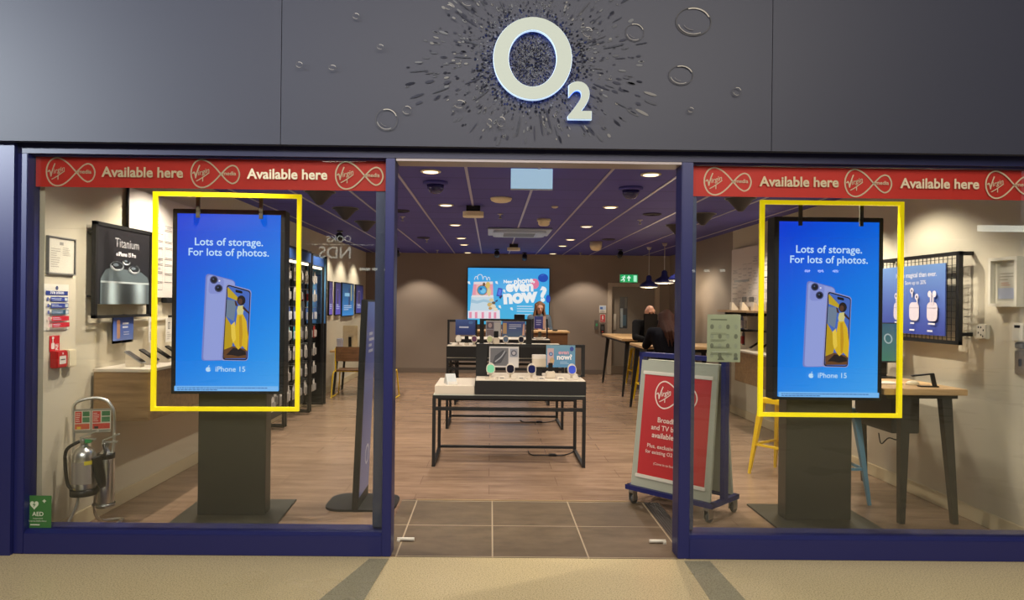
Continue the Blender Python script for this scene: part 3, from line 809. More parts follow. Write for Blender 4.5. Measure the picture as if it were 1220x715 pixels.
# hanging frame with the dark phone poster
p1, p2 = on_left(109.5, 265, .04), on_left(177, 279, .04)
yA, yB = p1.y, p2.y; w_ = yB - yA; z1_, z0_ = 2.13, 1.445
t = thing('poster_frame', 'black hanging frame with a dark phone poster on the left wall', 'poster', (XL + .04, (yA + yB) / 2, 0), RZL)
m = MB(); b = .025
m.box(-w_ / 2, w_ / 2, -.03, 0, z1_ - b, z1_); m.box(-w_ / 2, w_ / 2, -.03, 0, z0_, z0_ + b * .8); m.box(-w_ / 2, -w_ / 2 + b, -.03, 0, z0_, z1_); m.box(w_ / 2 - b, w_ / 2, -.03, 0, z0_, z1_)
for z in (1.6, 2.05):
    for x in (-w_ / 2 + .02,): m.box(x - .008, x + .008, 0, .038, z - .008, z + .008)
m.build('frame', BLACK, t)
MB().box(-w_ / 2 + b, w_ / 2 - b, -.022, -.014, z0_ + .10, z1_ - b).build('poster_board', BLACKP, t)
a = Art(); zc = (z0_ + .10 + z1_ - b) / 2; hw, hh = w_ / 2 - b, (z1_ - b - z0_ - .10) / 2
a.grad(-hw, hw, -hh, hh, lambda u, v: (34 + 10 * v, 34 + 8 * v, 38 + 6 * v), 4, 6)
a.text('Titanium', .03, hh - .135, (176, 176, 176), width=.34); a.text('iPhone 15 Pro', .03, hh - .20, (225, 225, 225), width=.25, bold=.03); apple(a, -.115, hh - .192, .022, (225, 225, 225), (36, 36, 40))
a.tf = lambda u, v: (u * 1.10 + .012, v)
a.poly([(-hw + .06, -hh), (-hw + .06, -.10), (-hw + .12, -.03), (-hw + .2, -.01), (hw - .17, -.03), (hw - .08, -.07), (hw - .06, -.10), (hw - .06, -hh)], (96, 108, 112))
a.grad(-hw + .08, hw - .08, -hh, -.12, lambda u, v: tuple((60 + 150 * abs(math.sin(u * 5.2 + .5)) ** 3) * k for k in (.88, .96, .98)), 24, 3)
a.rect(-hw + .06, hw - .06, -.125, -.112, (190, 200, 200))
for x, y, r in ((-.12, .0, .085), (.10, -.015, .075), (-.01, .035, .05)):
    a.ell(x, y, r, r * .42, (150, 160, 162)); a.ell(x, y + .006, r * .86, r * .33, (40, 44, 48)); a.ell(x - r * .2, y + .01, r * .4, r * .14, (120, 132, 140)); a.stroke([(x - r * .8, y), (x - r * .3, y - r * .28), (x + r * .4, y - r * .26)], .006, (230, 234, 234))
a.build('poster_print', GLOSSPRINT, t, (0, -.0226, zc))

# white planogram sheets with line drawings on both side walls
def planogram(label, X, ya, yb, z0, z1, rz, seed, bar=True):
    w, h = yb - ya, z1 - z0
    t = thing('planogram_sheet', label, 'wall sheet', (X, (ya + yb) / 2, (z0 + z1) / 2), rz)
    MB().box(-w / 2, w / 2, -.012, 0, -h / 2, h / 2, .002).build('sheet_board', mat('matte_white_board', (222, 212, 202), .6), t)
    a = Art(); rr = random.Random(seed); g = (128, 122, 120)
    x = -w / 2 + .06
    while x < w / 2 - .14:
        bw = rr.uniform(.09, .2); y = h / 2 - h * rr.uniform(.18, .38)
        while y > -h / 2 + .1:
            bh = rr.uniform(.03, .09)
            a.l = 1; a.stroke([(x, y), (x + bw, y), (x + bw, y - bh), (x, y - bh)], .005, g, closed=True, smooth=False)
            if rr.random() < .3: a.l = 1; a.rect(x + bw * .2, x + bw * .8, y - bh * .7, y - bh * .3, (186, 178, 176), False)
            y -= bh + .012
            if rr.random() < .12: y -= .08
        x += bw + rr.uniform(.02, .06)
    a.l = 3; a.rect(-w * .45, -w * .18, -h * .08, -h * .045, (52, 36, 130) if seed == 1 else (84, 80, 82))
    if seed != 1:
        a.rect(w * .05, w * .40, -h * .045, -h * .03, (84, 80, 82)); a.rect(-w * .3, -w * .22, -h * .42, -h * .34, (70, 66, 66)); a.rect(-w * .18, -w * .1, -h * .42, -h * .34, (70, 66, 66))
        a.rect(w * .12, w * .2, -h * .44, -h * .38, (100, 96, 96)); a.rect(w * .28, w * .35, h * .12, h * .16, (80, 76, 76))
    a.build('line_drawings', PRINT, t, (0, -.0126, 0))
    return t
p1, p2 = on_left(153.5, 229, .03), on_left(213, 247, .03)
planogram('tall white sheet of small line drawings behind the dark phone poster', XL + .02, p1.y, 6.75, 1.60, 2.45, RZL, 1)
m = MB(); m.cone((XL + .03, p1.y - .012, 2.05), (XL + .03, p1.y - .012, 2.47), .011); m.box(XL, XL + .035, p1.y - .03, p1.y + .006, 2.06, 2.09)
tag(m.build('hanging_rod', BLACK), 'thin black vertical rod at the near edge of the white drawing sheet', 'rod')
tag(MB().box(XL + .001, XL + .05, 5.95, 7.0, 1.555, 1.60, .004).build('sheet_rail', BLACK), 'black rail under the white drawing sheet on the left wall', 'rail')

# white ledge rail with hanging leaflet and tags
tag(MB().box(XL + .001, XL + .02, 5.0, 7.0, 1.405, 1.425, .003).build('hook_rail', mat('white_rail', (214, 206, 188), .5)), 'slim white hook rail below the dark poster frame', 'rail')
p = on_left(145.5, 392, .04)
t = thing('hanging_leaflet', 'blue phone offer leaflet hanging from the white hook rail', 'leaflet', (XL + .045, p.y, p.z), RZL)
MB().box(-.15, .15, -.004, 0, -.105, .105).build('leaflet_card', CLEARP, t)
a = Art(); a.grad(-.145, .145, -.085, .10, lambda u, v: (52 + 60 * (1 - v), 84 + 50 * (1 - v), 178 + 20 * (1 - v)), 4, 6); a.rrect(-.07, .0, .045, .14, .012, (196, 150, 120)); lines(a, -.015, .11, .0, .055, 2, (225, 230, 245), 7, .5); lines(a, .0, .09, -.05, -.015, 2, (200, 210, 240), 5)
a.build('leaflet_print', PRINT, t, (0, -.0046, 0))
MB().box(-.012, .012, -.02, 0, .098, .112).build('clip', BLACKP, t)
for i, (px, py, s_) in enumerate(((179.5, 392, 'nearer'), (200, 392, 'farther'))):
    p = on_left(px, py, .04)
    t = thing('hanging_tag', 'white price tag hanging from the hook rail, the %s of two' % s_, 'tag', (XL + .045, p.y, p.z), RZL, 'tags on the hook rail')
    MB().box(-.05, .05, -.004, 0, -.11, .10).build('tag_card', mat('tag_white', (226, 220, 208), .5), t)
    a = Art(); a.rect(-.02, .02, .0, .06, (120, 116, 110)); a.rect(-.014, .014, .006, .05, (190, 186, 176)); lines(a, -.035, .035, -.09, -.02, 4, (170, 164, 156), i); a.build('tag_print', PRINT, t, (0, -.0046, 0))
    MB().box(-.01, .01, -.03, 0, .10, .12).build('clip', BLACKP, t)

# floating display units along the side walls
def display_unit(label, x0, x1, y0, y1, z0, z1, loc_x):
    t = thing('display_unit', label, 'display unit', ((x0 + x1) / 2, (y0 + y1) / 2, z0))
    w, d, h = x1 - x0, y1 - y0, z1 - z0
    MB().box(-w / 2, w / 2, -d / 2, d / 2, 0, h - .022, .003).build('cabinet_body', OAK, t)
    MB().box(-w / 2 - .004, w / 2 + .004, -d / 2 - .004, d / 2 + .004, h - .022, h, .003).build('white_top', WHITE, t)
    return t
display_unit('wall-hung oak display unit with a white top, at the left wall', XL + .02, XL + .41, 4.92, 7.4, .715, 1.085, 0)
display_unit('wall-hung oak display unit with a white top, at the right wall', XR - .43, XR - .02, 7.2, 8.95, .62, 1.02, 0)

def phone_stand(label, loc, rz, group, col=(20, 20, 24)):
    t = thing('display_phone', label, 'phone', loc, rz, group)
    m = MB(); m.prism([(-.055, 0), (.055, 0), (.055, .10), (-.055, .028)], -.03, .03, 'X'); m.build('stand_wedge', WHITE, t)
    mm = MB(); mm.prism(rrect(.074, .155, .012), -.004, .004); mm.rot(Matrix.Translation((0, .0, .072)) @ Matrix.Rotation(math.radians(33), 4, 'X')); mm.build('phone_body', mat('phone_grey_%d' % col[0], col, .3, .3), t)
    mm = MB(); mm.prism(rrect(.066, .146, .009), .0042, .0052); mm.rot(Matrix.Translation((0, .0, .072)) @ Matrix.Rotation(math.radians(33), 4, 'X')); mm.build('phone_glass', mat('phone_black_glass', (10, 10, 14), .08), t)
    return t
NTH = ['nearest', 'second', 'third', 'fourth', 'fifth']
ph0 = None
for i, y in enumerate((5.10, 5.31, 5.52, 5.73, 5.95)):
    lb = '%s phone on a white wedge stand along the left wall unit' % NTH[i] if i else 'nearest silver phone on a white wedge stand along the left wall unit'
    if i < 2: o_ = phone_stand(lb, (XL + .22, y, 1.085), RZL, 'phones on the left wall unit', (150, 150, 150) if i == 0 else (20, 20, 24)); ph0 = o_
    else: dup(ph0, (XL + .22, y, 1.085), RZL, lb)
for i, y in enumerate((8.75, 8.45, 8.15, 7.85)):
    dup(ph0, (XR - .25, y, 1.02), RZR, 'phone on a white wedge stand along the right wall unit, %s from its far end' % ['first', 'second', 'third', 'fourth'][i], 'phones on the right wall unit')

# fire extinguisher stand and two extinguishers
t = thing('extinguisher_stand', 'tubular steel fire extinguisher stand with a black tray in the left window', 'stand', (-2.675, 4.65, 0), .28)
m = MB()
L_ = [(-.12, -.15, .012), (-.11, -.13, .09), (-.07, -.02, .23), (-.10, .0, .34), (-.11, .02, .70), (-.115, .03, .84), (-.09, .035, .89), (.0, .04, .91), (.06, .04, .90), (.10, .035, .87), (.13, .03, .78), (.12, .02, .5), (.03, .05, .30), (.0, .10, .13), (.02, .18, .04), (.06, .25, .018), (.12, .27, .014), (.14, .23, .014), (.10, .02, .014), (.05, -.17, .014)]
m.tube(L_, .0105, 10); m.build('tube_frame', CHROME, t)
m = MB(); m.lathe([(.076, .282), (.080, .282), (.080, .325), (.075, .325), (.075, .290), (.0, .290)], 24, (-.03, -.05, 0)); m.box(-.06, .0, .0, .03, .285, .315); m.build('tray', BLACKP, t)
m = MB(); m.lathe([(.056, .175), (.060, .175), (.060, .2), (.056, .2), (.056, .182), (.0, .182)], 24, (.085, .02, 0)); m.box(.0, .04, .03, .06, .178, .195); m.build('tray', STEEL, t)
m = MB(); m.box(-.105, .115, .012, .018, .68, .84); m.rot(Matrix.Translation((0, 0, 0))); m.build('sign_board', mat('clear_grey_board', (150, 146, 130), .4), t)
a = Art(); a.tf = lambda u, v: (-.105 + (u + .108) * .8, .70 + (v - .585) * .86)
for k, (x0, x1) in enumerate(((-.108, .012), (.022, .165))):
    a.l = 1; a.rect(x0, x1, .585, .735, (222, 212, 190)); a.rect(x0 + .006, x0 + (x1 - x0) * .46, .64, .73, (206, 60, 44)); a.rect(x0 + (x1 - x0) * .52, x1 - .006, .692, .73, (60, 120, 70)); a.rect(x0 + (x1 - x0) * .52, x1 - .006, .645, .685, (78, 130, 84))
    a.rect(x0 + .006, x1 - .006, .592, .634, (208, 92, 60) if k == 0 else (212, 70, 54)); a.rect(x0 + .02, x0 + .05, .594, .612, (226, 190, 60) if k == 0 else (30, 30, 30)); lines(a, x0 + .012, x0 + (x1 - x0) * .42, .648, .722, 5, (236, 214, 196), k)
a.build('sign_print', PRINT, t, (0, .0114, 0))
def extinguisher(label, loc, r, h, rz, co2):
    e = thing('fire_extinguisher', label, 'fire extinguisher', loc, rz)
    MB().lathe([(r * .86, 0), (r, .015), (r, h * .72), (r * .96, h * .80), (r * .78, h * .88), (r * .45, h * .93), (r * .3, h * .96), (r * .3, h)], 28).build('cylinder_body', CHROME, e)
    m = MB(); m.box(-.024, .024, -.02, .02, h, h + .035, .005); m.cone((0, -.02, h + .02), (0, -.05, h + .02), .012); m.build('valve', STEEL, e)
    m = MB(); m.bar((-.02, 0, h + .04), (.085, -.02, h + .085), .026, .009); m.bar((-.01, 0, h + .032), (.075, -.02, h + .030), .022, .009); m.build('squeeze_handle', mat('handle_silver', (196, 196, 186), .35, .6), e)
    if not co2:
        MB().tube([(-.02, -.02, h + .02), (-r - .02, -.03, h - .03), (-r - .028, -.03, h * .6), (-r - .012, -.025, h * .2), (-r + .03, -.05, .04)], .011, 10).build('hose', BLACKP, e)
        MB().box(.0, .05, -.03, .012, h + .005, h + .03, .006).build('green_tag', mat('safety_green', (50, 160, 90), .4), e)
        b = MB(); b.cone((-r + .03, -.052, .045), (-r + .055, -.06, .03), .012, .008); b.build('hose_nozzle', mat('brass_nozzle', (206, 190, 130), .3, .8), e)
        n = 14
        mm = MB(); vs = []
        for k in range(n + 1):
            th = math.radians(-150 + 110 * k / n); vs.append([mm.bm.verts.new(((r + .001) * math.cos(th), (r + .001) * math.sin(th), z)) for z in (h * .22, h * .66)])
        for A_, B_ in zip(vs, vs[1:]): mm.bm.faces.new((A_[0], B_[0], B_[1], A_[1])).smooth = True
        mm.build('instruction_label', mat('label_grey', (178, 168, 160), .35, .3), e)
        mm = MB(); vs = []
        for k in range(n + 1):
            th = math.radians(-75 + 40 * k / n); vs.append([mm.bm.verts.new(((r + .002) * math.cos(th), (r + .002) * math.sin(th), z)) for z in (h * .60, h * .68)])
        for A_, B_ in zip(vs, vs[1:]): mm.bm.faces.new((A_[0], B_[0], B_[1], A_[1])).smooth = True
        mm.build('yellow_band', mat('label_yellow', (222, 206, 60), .4), e)
    else:
        m = MB(); m.lathe([(.018, 0), (.03, .05), (.038, .2), (.04, .21)], 16); m.rot(Matrix.Translation((.01, -r - .03, h * .36)) @ Matrix.Rotation(math.radians(-14), 4, 'Y')); m.build('discharge_horn', BLACKP, e)
        MB().tube([(0, -.05, h + .02), (.02, -r - .03, h * .92), (-.03, -r - .03, h * .84)], .01, 8).build('hose', BLACKP, e)
        MB().lathe([(r + .002, 0), (r + .002, .035)], 24, (0, 0, h * .80)).build('black_band', BLACKP, e)
    return e
extinguisher('large polished steel fire extinguisher with a green tag, standing in the tray of the stand', (-2.690, 4.594, .291), .072, .33, .28, False)
extinguisher('slim polished steel fire extinguisher with a black horn, behind the larger one', (-2.599, 4.693, .183), .053, .40, .2, True)

# slim double-sided totem on a rounded base
t = thing('slim_totem', 'slim black totem with a blue side on a rounded base, behind the left door post', 'sign', (-.985, 5.42, 0))
mb = MB(); mb.prism(rrect(.54, .46, .13, 8), 0, .016); mb.build('base_plate', BLACK, t)
pb = MB().box(-.045, .0, -.24, .20, .016, 1.60, .004).build('panel_body', BLACK, t); pb.rotation_euler = (0, math.radians(2), 0)
a = Art(); a.grad(-.21, .19, .1, 1.585, lambda u, v: (116 - 20 * v, 130 - 20 * v, 190), 4, 10)
a.text('O', .05, .30, (214, 220, 240), height=.17); lines(a, -.1, .12, 1.18, 1.36, 4, (206, 212, 236), 8, .5)
o_ = a.build('panel_print', GLOSSPRINT, pb, (.0006, 0, 0), RZL)
# ================================================================== ACCESSORY RACKS ON THE LEFT WALL
RACKD = .30
bays = [(7.55, 8.50, 2.25), (8.54, 9.66, 2.28), (9.70, 10.42, 2.26)]
packm = attr_mat('pack_print', 0, .45)
def pack_mesh(kind):
    cols = {'white': ((222, 214, 204), (170, 164, 158)), 'black': ((38, 36, 38), (150, 40, 40)), 'red': ((170, 52, 46), (220, 200, 190)), 'teal': ((60, 150, 160), (226, 226, 220)), 'blue': ((70, 90, 150), (220, 220, 226))}[kind]
    m = MB(); m.prism([(-.045, -.09), (.045, -.09), (.045, .06), (.018, .09), (-.018, .09), (-.045, .06)], -.002, .002, 'Y'); n0 = len(m.bm.faces)
    m.box(-.034, .034, -.03, -.002, -.075, .03, .006)
    me = bpy.data.meshes.new('hanging_pack'); bmesh.ops.recalc_face_normals(m.bm, faces=m.bm.faces); m.bm.to_mesh(me); m.bm.free()
    a = me.color_attributes.new('Col', 'FLOAT_COLOR', 'CORNER')
    for p in me.polygons:
        c = lin(cols[0] if p.index < n0 else cols[1])
        for li in p.loop_indices: a.data[li].color = (*c, 1)
    me.materials.append(packm); return me
PM = {k: pack_mesh(k) for k in ('white', 'black', 'red', 'teal', 'blue')}
ORD = ['nearest', 'middle', 'farthest']; ROWN = ['top', 'second', 'third', 'fourth', 'fifth', 'sixth', 'bottom']
rr = random.Random(11)
for bi, (ya, yb, zt) in enumerate(bays):
    t = thing('accessory_rack', '%s black rack bay of hanging phone accessories along the left wall' % ORD[bi], 'rack', (XL + .02, (ya + yb) / 2, 0), RZL, 'accessory rack bays')
    w = yb - ya
    m = MB()
    for x in (-w / 2 + .02, w / 2 - .02):
        m.box(x - .018, x + .018, -RACKD, -RACKD + .03, .03, zt); m.box(x - .018, x + .018, -.04, 0, .03, zt)
        m.box(x - .018, x + .018, -RACKD, 0, .03, .06); m.box(x - .018, x + .018, -RACKD, 0, zt - .03, zt)
    m.box(-w / 2, w / 2, -RACKD, -RACKD + .03, zt - .03, zt)
    m.build('rack_frame', BLACK, t)
    MB().box(-w / 2 + .04, w / 2 - .04, -.02, -.005, .06, zt - .03).build('back_panel', mat('rack_back_grey', (70, 68, 66), .6), t)
    MB().box(-w / 2 + .04, w / 2 - .04, -RACKD - .004, -RACKD + .02, zt - .16, zt - .03, .003).build('header_panel', mat('rack_header_blue', (44, 70, 120), .4), t)
    MB().box(-w / 2 + .05, w / 2 - .05, -RACKD + .03, -RACKD + .05, zt - .20, zt - .17).build('strip_light', mat('rack_strip_light', (255, 240, 215), .4, emit=(255, 235, 205), es=3), t)
    cols = 4 if w > .8 else 3; rows = 7
    for r in range(rows):
        for c in range(cols):
            x = -w / 2 + .14 + (w - .28) * c / (cols - 1); z = zt - .34 - r * .265
            MB().cone((x, -.02, z + .104), (x, -.21, z + .104), .004, n=6).build('hook_rod', STEEL, t)
    for r in range(rows):
        kinds = {0: ['white'], 1: ['white', 'black'], 2: ['white', 'blue'], 3: ['white', 'teal' if bi == 1 else 'red'], 4: ['red' if bi == 0 else 'white', 'white'], 5: ['white', 'red' if bi == 0 else 'white'], 6: ['white']}[r]
        for c in range(cols):
            k = rr.choice(kinds)
            x = -w / 2 + .14 + (w - .28) * c / (cols - 1); z = zt - .34 - r * .265
            for q, dd in enumerate((.19, .12)):
                if q and rr.random() < .5: continue
                o = bpy.data.objects.new('hanging_pack', PM[k]); C.objects.link(o)
                o.location = (XL + .02 + dd, (ya + yb) / 2 + x, z + .008); o.rotation_euler = (0, 0, RZL)
                tag(o, '%s accessory pack hanging in the %s row of the %s rack bay' % (k, ROWN[r], ORD[bi]), 'pack', 'packs in the %s rack bay' % ORD[bi])
# blue poster fin at the far end of the racks
t = thing('side_panel', 'tall blue poster panel standing out from the wall at the end of the accessory racks', 'poster', (XL + .17, 10.50, 0))
MB().box(-.165, .165, 0, .03, .02, 2.27, .003).build('panel_body', BLACK, t)
a = Art(); a.tf = lambda u, v: (u * .76, v); a.grad(-.2, .2, 1.25, 2.24, lambda u, v: (70 + 40 * v, 120 + 40 * v, 176 + 10 * v), 3, 8); a.rrect(.05, 1.68, .12, .62, .02, (70, 96, 168)); a.rrect(.05, 1.68, .10, .58, .016, (96, 140, 200)); lines(a, -.17, -.05, 1.45, 1.9, 5, (200, 214, 232), 3, .25)
a.build('panel_print', PRINT, t, (0, -.0006, 0))

# row of blue posters on the far left wall
defs = [(392, 396.5, 335, 376, (92, 70, 150), 'purple and narrow, nearest'), (399.5, 406, 336, 376, (70, 62, 150), 'violet, second'), (407.5, 421.5, 336.5, 377.5, (30, 110, 170), 'wide and bright blue, third'), (424, 432.5, 339, 374, (50, 52, 120), 'dark blue, farthest')]
for i, (xa, xb, ya, yb, c, d) in enumerate(defs):
    p1, p2 = on_left(xa, (ya + yb) / 2, .03), on_left(xb, (ya + yb) / 2, .03); zt, zb = on_left(xa, ya).z, on_left(xa, yb).z
    w_, h_ = p2.y - p1.y, zt - zb
    t = thing('wall_poster', 'phone poster on the far left wall, %s of four' % d, 'poster', (XL + .001, (p1.y + p2.y) / 2, (zt + zb) / 2), RZL, 'posters on the far left wall')
    MB().box(-w_ / 2, w_ / 2, -.03, 0, -h_ / 2, h_ / 2, .003).build('poster_box', BLACK, t)
    a = Art(); a.grad(-w_ / 2 + .02, w_ / 2 - .02, -h_ / 2 + .02, h_ / 2 - .02, lambda u, v: tuple(k * (.7 + .6 * (1 - v)) for k in c), 3, 6)
    if i != 2: a.rrect(-w_ * .1, .02, w_ * .3, h_ * .5, .03, (150, 130, 200) if i < 2 else (180, 150, 190)); a.rrect(-w_ * .1, .02, w_ * .24, h_ * .46, .02, (40, 36, 70))
    else: a.rrect(.1, .05, w_ * .14, h_ * .55, .03, (20, 60, 110)); a.rect(w_ * .22, w_ * .30, -.02, h_ * .45, (190, 180, 120)); a.rect(-w_ * .3, w_ * .1, h_ * .1, h_ * .2, (150, 200, 230))
    lines(a, -w_ * .36, w_ * .30, -h_ * .32, -h_ * .15, 3, (200, 210, 235), i, .4)
    a.build('poster_print', LIGHTBOX, t, (0, -.0306, 0))

# desk, chairs and things at the far left
def desk(label, x0, x1, y0, y1, h):
    t = thing('consulting_desk', label, 'desk', ((x0 + x1) / 2, (y0 + y1) / 2, 0)); w, d = x1 - x0, y1 - y0
    MB().box(-w / 2, w / 2, -d / 2, d / 2, h - .035, h, .006).build('desk_top', OAKT, t)
    for sx in (-1, 1):
        for sy in (-1, 1): MB().bar((sx * (w / 2 - .06), sy * (d / 2 - .06), 0), (sx * (w / 2 - .12), sy * (d / 2 - .1), h - .035), .035, .035).build('leg', BLACK, t)
    return t
desk('oak topped desk with black legs behind the yellow chair at the far left', -2.74, -1.72, 11.75, 12.55, .75)
def chair(label, loc, rz):
    t = thing('visitor_chair', label, 'chair', loc, rz, 'yellow framed chairs at the far left desk')
    m = MB(); m.box(-.20, .20, -.20, .20, .44, .456, .006); m.build('seat', PLY, t)
    m = MB(); n = 8; P = []
    for k in range(n + 1):
        u = -.20 + .40 * k / n; P.append((u, -.215 - .03 * (1 - (u / .2) ** 2)))
    m.prism(P + [(u, v + .012) for u, v in P[::-1]], .60, .84); m.build('backrest', PLY, t)
    for s in (-1, 1):
        MB().tube([(s * .205, -.20, .82), (s * .205, -.20, .55), (s * .205, -.19, .45), (s * .235, -.24, .38), (s * .25, -.27, .03), (s * .25, -.24, .012), (s * .25, .2, .012), (s * .24, .23, .04), (s * .21, .18, .42), (s * .205, .14, .437), (s * .205, -.16, .437)], .0115, 8).build('side_frame', YEL, t)
    MB().tube([(-.205, -.17, .43), (.205, -.17, .43)], .011, 8, False).build('cross_bar', YEL, t)
    return t
ch = chair('yellow framed chair with a walnut back at the far left desk', (-2.36, 11.62, 0), .0)
dup(ch, (-1.80, 11.5, 0), -.05, 'yellow framed chair mostly hidden behind the left door post')
def monitor(label, loc, rz, w, h, back, face=None, stand=.16):
    t = thing('desk_monitor', label, 'monitor', loc, rz)
    m = MB(); m.box(-.11, .11, -.08, .08, 0, .012, .003); m.box(-.025, .025, .03, .045, .012, stand + h * .5); m.build('stand', BLACKP, t)
    MB().box(-w / 2, w / 2, -.012, .02, stand, stand + h, .006).build('screen_case', back, t)
    if face: face.build('screen', SCREEN, t, (0, -.0126, stand + h / 2))
    return t
monitor('cream backed tall screen on the far left desk', (-2.46, 12.1, .75), PI, .26, .40, CREAM, None, .02)
t = thing('potted_plant', 'small plant with white flowers on the far left desk', 'plant', (-2.13, 12.15, .75))
MB().lathe([(.05, 0), (.07, .12), (.066, .125), (.06, .11), (.0, .11)], 16).build('pot', mat('dark_pot', (40, 44, 44), .5), t)
m = MB(); rr2 = random.Random(5)
for k in range(16):
    an = rr2.uniform(0, 6.28); r_ = rr2.uniform(.04, .14); z = rr2.uniform(.26, .44)
    m.cone((0, 0, .11), (r_ * math.cos(an), r_ * math.sin(an), z), .003, n=5)
m.build('stems', mat('leaf_green', (64, 84, 54), .6), t)
m = MB(); rr2 = random.Random(5)
for k in range(16):
    an = rr2.uniform(0, 6.28); r_ = rr2.uniform(.04, .14); z = rr2.uniform(.26, .44); c = Vector((r_ * math.cos(an), r_ * math.sin(an), z))
    for q in range(5): b = q * 1.256; m.sph(c + Vector((.02 * math.cos(b), .02 * math.sin(b), .004)), .016, 1, 1, .6, 8, 5)
m.build('blossoms', mat('petal_white', (228, 220, 206), .6), t)
for i, (x, y, w_, h_, col, lb) in enumerate(((-2.62, 12.0, .09, .19, (190, 196, 220), 'pale blue box standing on the far left desk'), (-1.95, 12.0, .2, .08, (176, 138, 92), 'low wooden tray on the far left desk'))):
    m = MB(); m.box(-w_ / 2, w_ / 2, -.05, .05, 0, h_, .006); m.box(-w_ / 2 - .003, w_ / 2 + .003, -.053, .053, h_ * .7, h_ + .004, .003)
    o_ = tag(m.build('lidded_box' if i == 0 else 'wooden_tray', mat('desk_item_%d' % i, col, .5)), lb, 'box' if i == 0 else 'tray'); o_.location = (x, y, .75)

# ================================================================== DISPLAY TABLES
TX0, TX1 = -.555, .93
def card(name, label, cat, loc, w, h, art, thick=.008, m=None):
    t = thing(name, label, cat, loc)
    MB().box(-w / 2, w / 2, 0, thick, 0, h, .001).build('card_board', m or mat('card_white', (216, 208, 196), .5), t)
    art.build('card_print', PRINT, t, (0, -.0006, h / 2)); return t
def watch(label, loc, face, strap, group, s=1.0):
    t = thing('display_watch', label, 'watch', loc, 0, group)
    m = MB(); m.box(-.05 * s, .05 * s, -.05 * s, .05 * s, 0, .008, .002); m.bar((0, .02 * s, .008), (0, .01 * s, .05 * s), .02 * s, .012 * s); m.build('stand', WHITE, t)
    m = MB()
    ringmesh(.040 * s, .052 * s, .033 * s, .045 * s, -.011 * s, .011 * s, m, 20); m.rot(Matrix.Translation((0, 0, .085 * s)))
    m.build('strap', mat('strap_%d_%d_%d' % strap, strap, .5), t)
    m = MB(); m.prism(rrect(.070 * s, .078 * s, .028 * s), -.018 * s, -.006 * s, 'Y'); m.rot(Matrix.Translation((0, -.008 * s, .088 * s))); m.build('case', mat('watch_case_white', (224, 214, 200), .35), t)
    m = MB(); m.prism(rrect(.062 * s, .070 * s, .025 * s), -.0185 * s, -.0181 * s, 'Y'); m.rot(Matrix.Translation((0, -.0085 * s, .088 * s))); m.build('dial', mat('dial_%d_%d_%d' % face, face, .25, emit=face, es=.25), t)
    return t
def table(label, y0, y1, hf, tray_h, split, blk_left):
    t = thing('display_table', label, 'table', ((TX0 + TX1) / 2, (y0 + y1) / 2, 0), 0, 'black framed display tables')
    w, d = TX1 - TX0, y1 - y0; x0, x1 = -w / 2, w / 2; b = .032
    for sx, x in ((1, x0), (-1, x1)):
        for sy, y in ((1, -d / 2), (-1, d / 2)):
            MB().box(x, x + sx * b, y, y + sy * b, 0, hf).build('leg', BLACK, t)
    m = MB()
    for z in (hf - b, hf - .115 - b):
        m.box(x0 + b, x1 - b, -d / 2, -d / 2 + b, z, z + b); m.box(x0 + b, x1 - b, d / 2 - b, d / 2, z, z + b)
        if z > hf - .1: m.box(x0, x0 + b, -d / 2 + b, d / 2 - b, z, z + b); m.box(x1 - b, x1, -d / 2 + b, d / 2 - b, z, z + b)
    m.build('top_frame', BLACK, t)
    m = MB(); m.box(x0 + b, x1 - b, d / 2 - b, d / 2, .035, .035 + b * .8)
    for x in (x0, x1 - b): m.box(x, x + b, -d / 2 + b, d / 2 - b, .005, .005 + b * .8)
    m.build('foot_rails', BLACK, t)
    MB().box(x0 + .01, x1 - .01, -d / 2 + .01, d / 2 - .01, hf, hf + .012).build('table_board', mat('pale_table_board', (206, 204, 186), .5), t)
    xs = x0 + split * w
    if blk_left:
        MB().box(x0, x1, -d / 2, d / 2, hf + .012, hf + tray_h - .008).build('black_tray', BLACK, t)
        MB().box(x0 + .008, x1 - .008, -d / 2 + .008, d / 2 - .008, hf + tray_h - .008, hf + tray_h).build('tray_top', WHITE, t)
    else:
        MB().box(x0 + .02, xs - .004, -d / 2 + .01, d / 2 - .02, hf + .012, hf + .092, .004).build('white_tray', WHITE, t)
        MB().box(xs, x1, -d / 2, d / 2, hf + .012, hf + tray_h - .008).build('black_tray', BLACK, t)
        MB().box(xs + .008, x1 - .008, -d / 2 + .008, d / 2 - .008, hf + tray_h - .008, hf + tray_h).build('tray_top', WHITE, t)
    return t
def sign_rack(label, x0, x1, y, z0, z1, post=.03, thick=None):
    t = thing('sign_frame', label, 'display frame', ((x0 + x1) / 2, y, z0))
    w, h = x1 - x0, z1 - z0; L = -w / 2; R_ = w / 2; th = thick or post
    m = MB(); m.box(L, L + th, -.03, .03, 0, h); m.box(R_ - post, R_, -.03, .03, 0, h); m.box(L + th, R_ - post, -.015, .015, h - .03, h)
    m.box(L, L + th + .03, -.06, .06, 0, .006); m.box(R_ - post - .03, R_, -.06, .06, 0, .006)
    m.build('posts', BLACK, t)
    return t
F1, F2, F3 = 6.65, 8.66, 10.7
table('nearest black framed display table, with a white tray beside the black one', F1, F1 + .74, .69, .152, .275, False)
table('second black framed display table, behind the nearest one', F2, F2 + .74, .89, .156, .3, True)
table('third black framed display table, the farthest of the three', F3, F3 + .74, .88, .15, .3, True)
ZT1, ZT2, ZT3 = .842, 1.046, 1.03
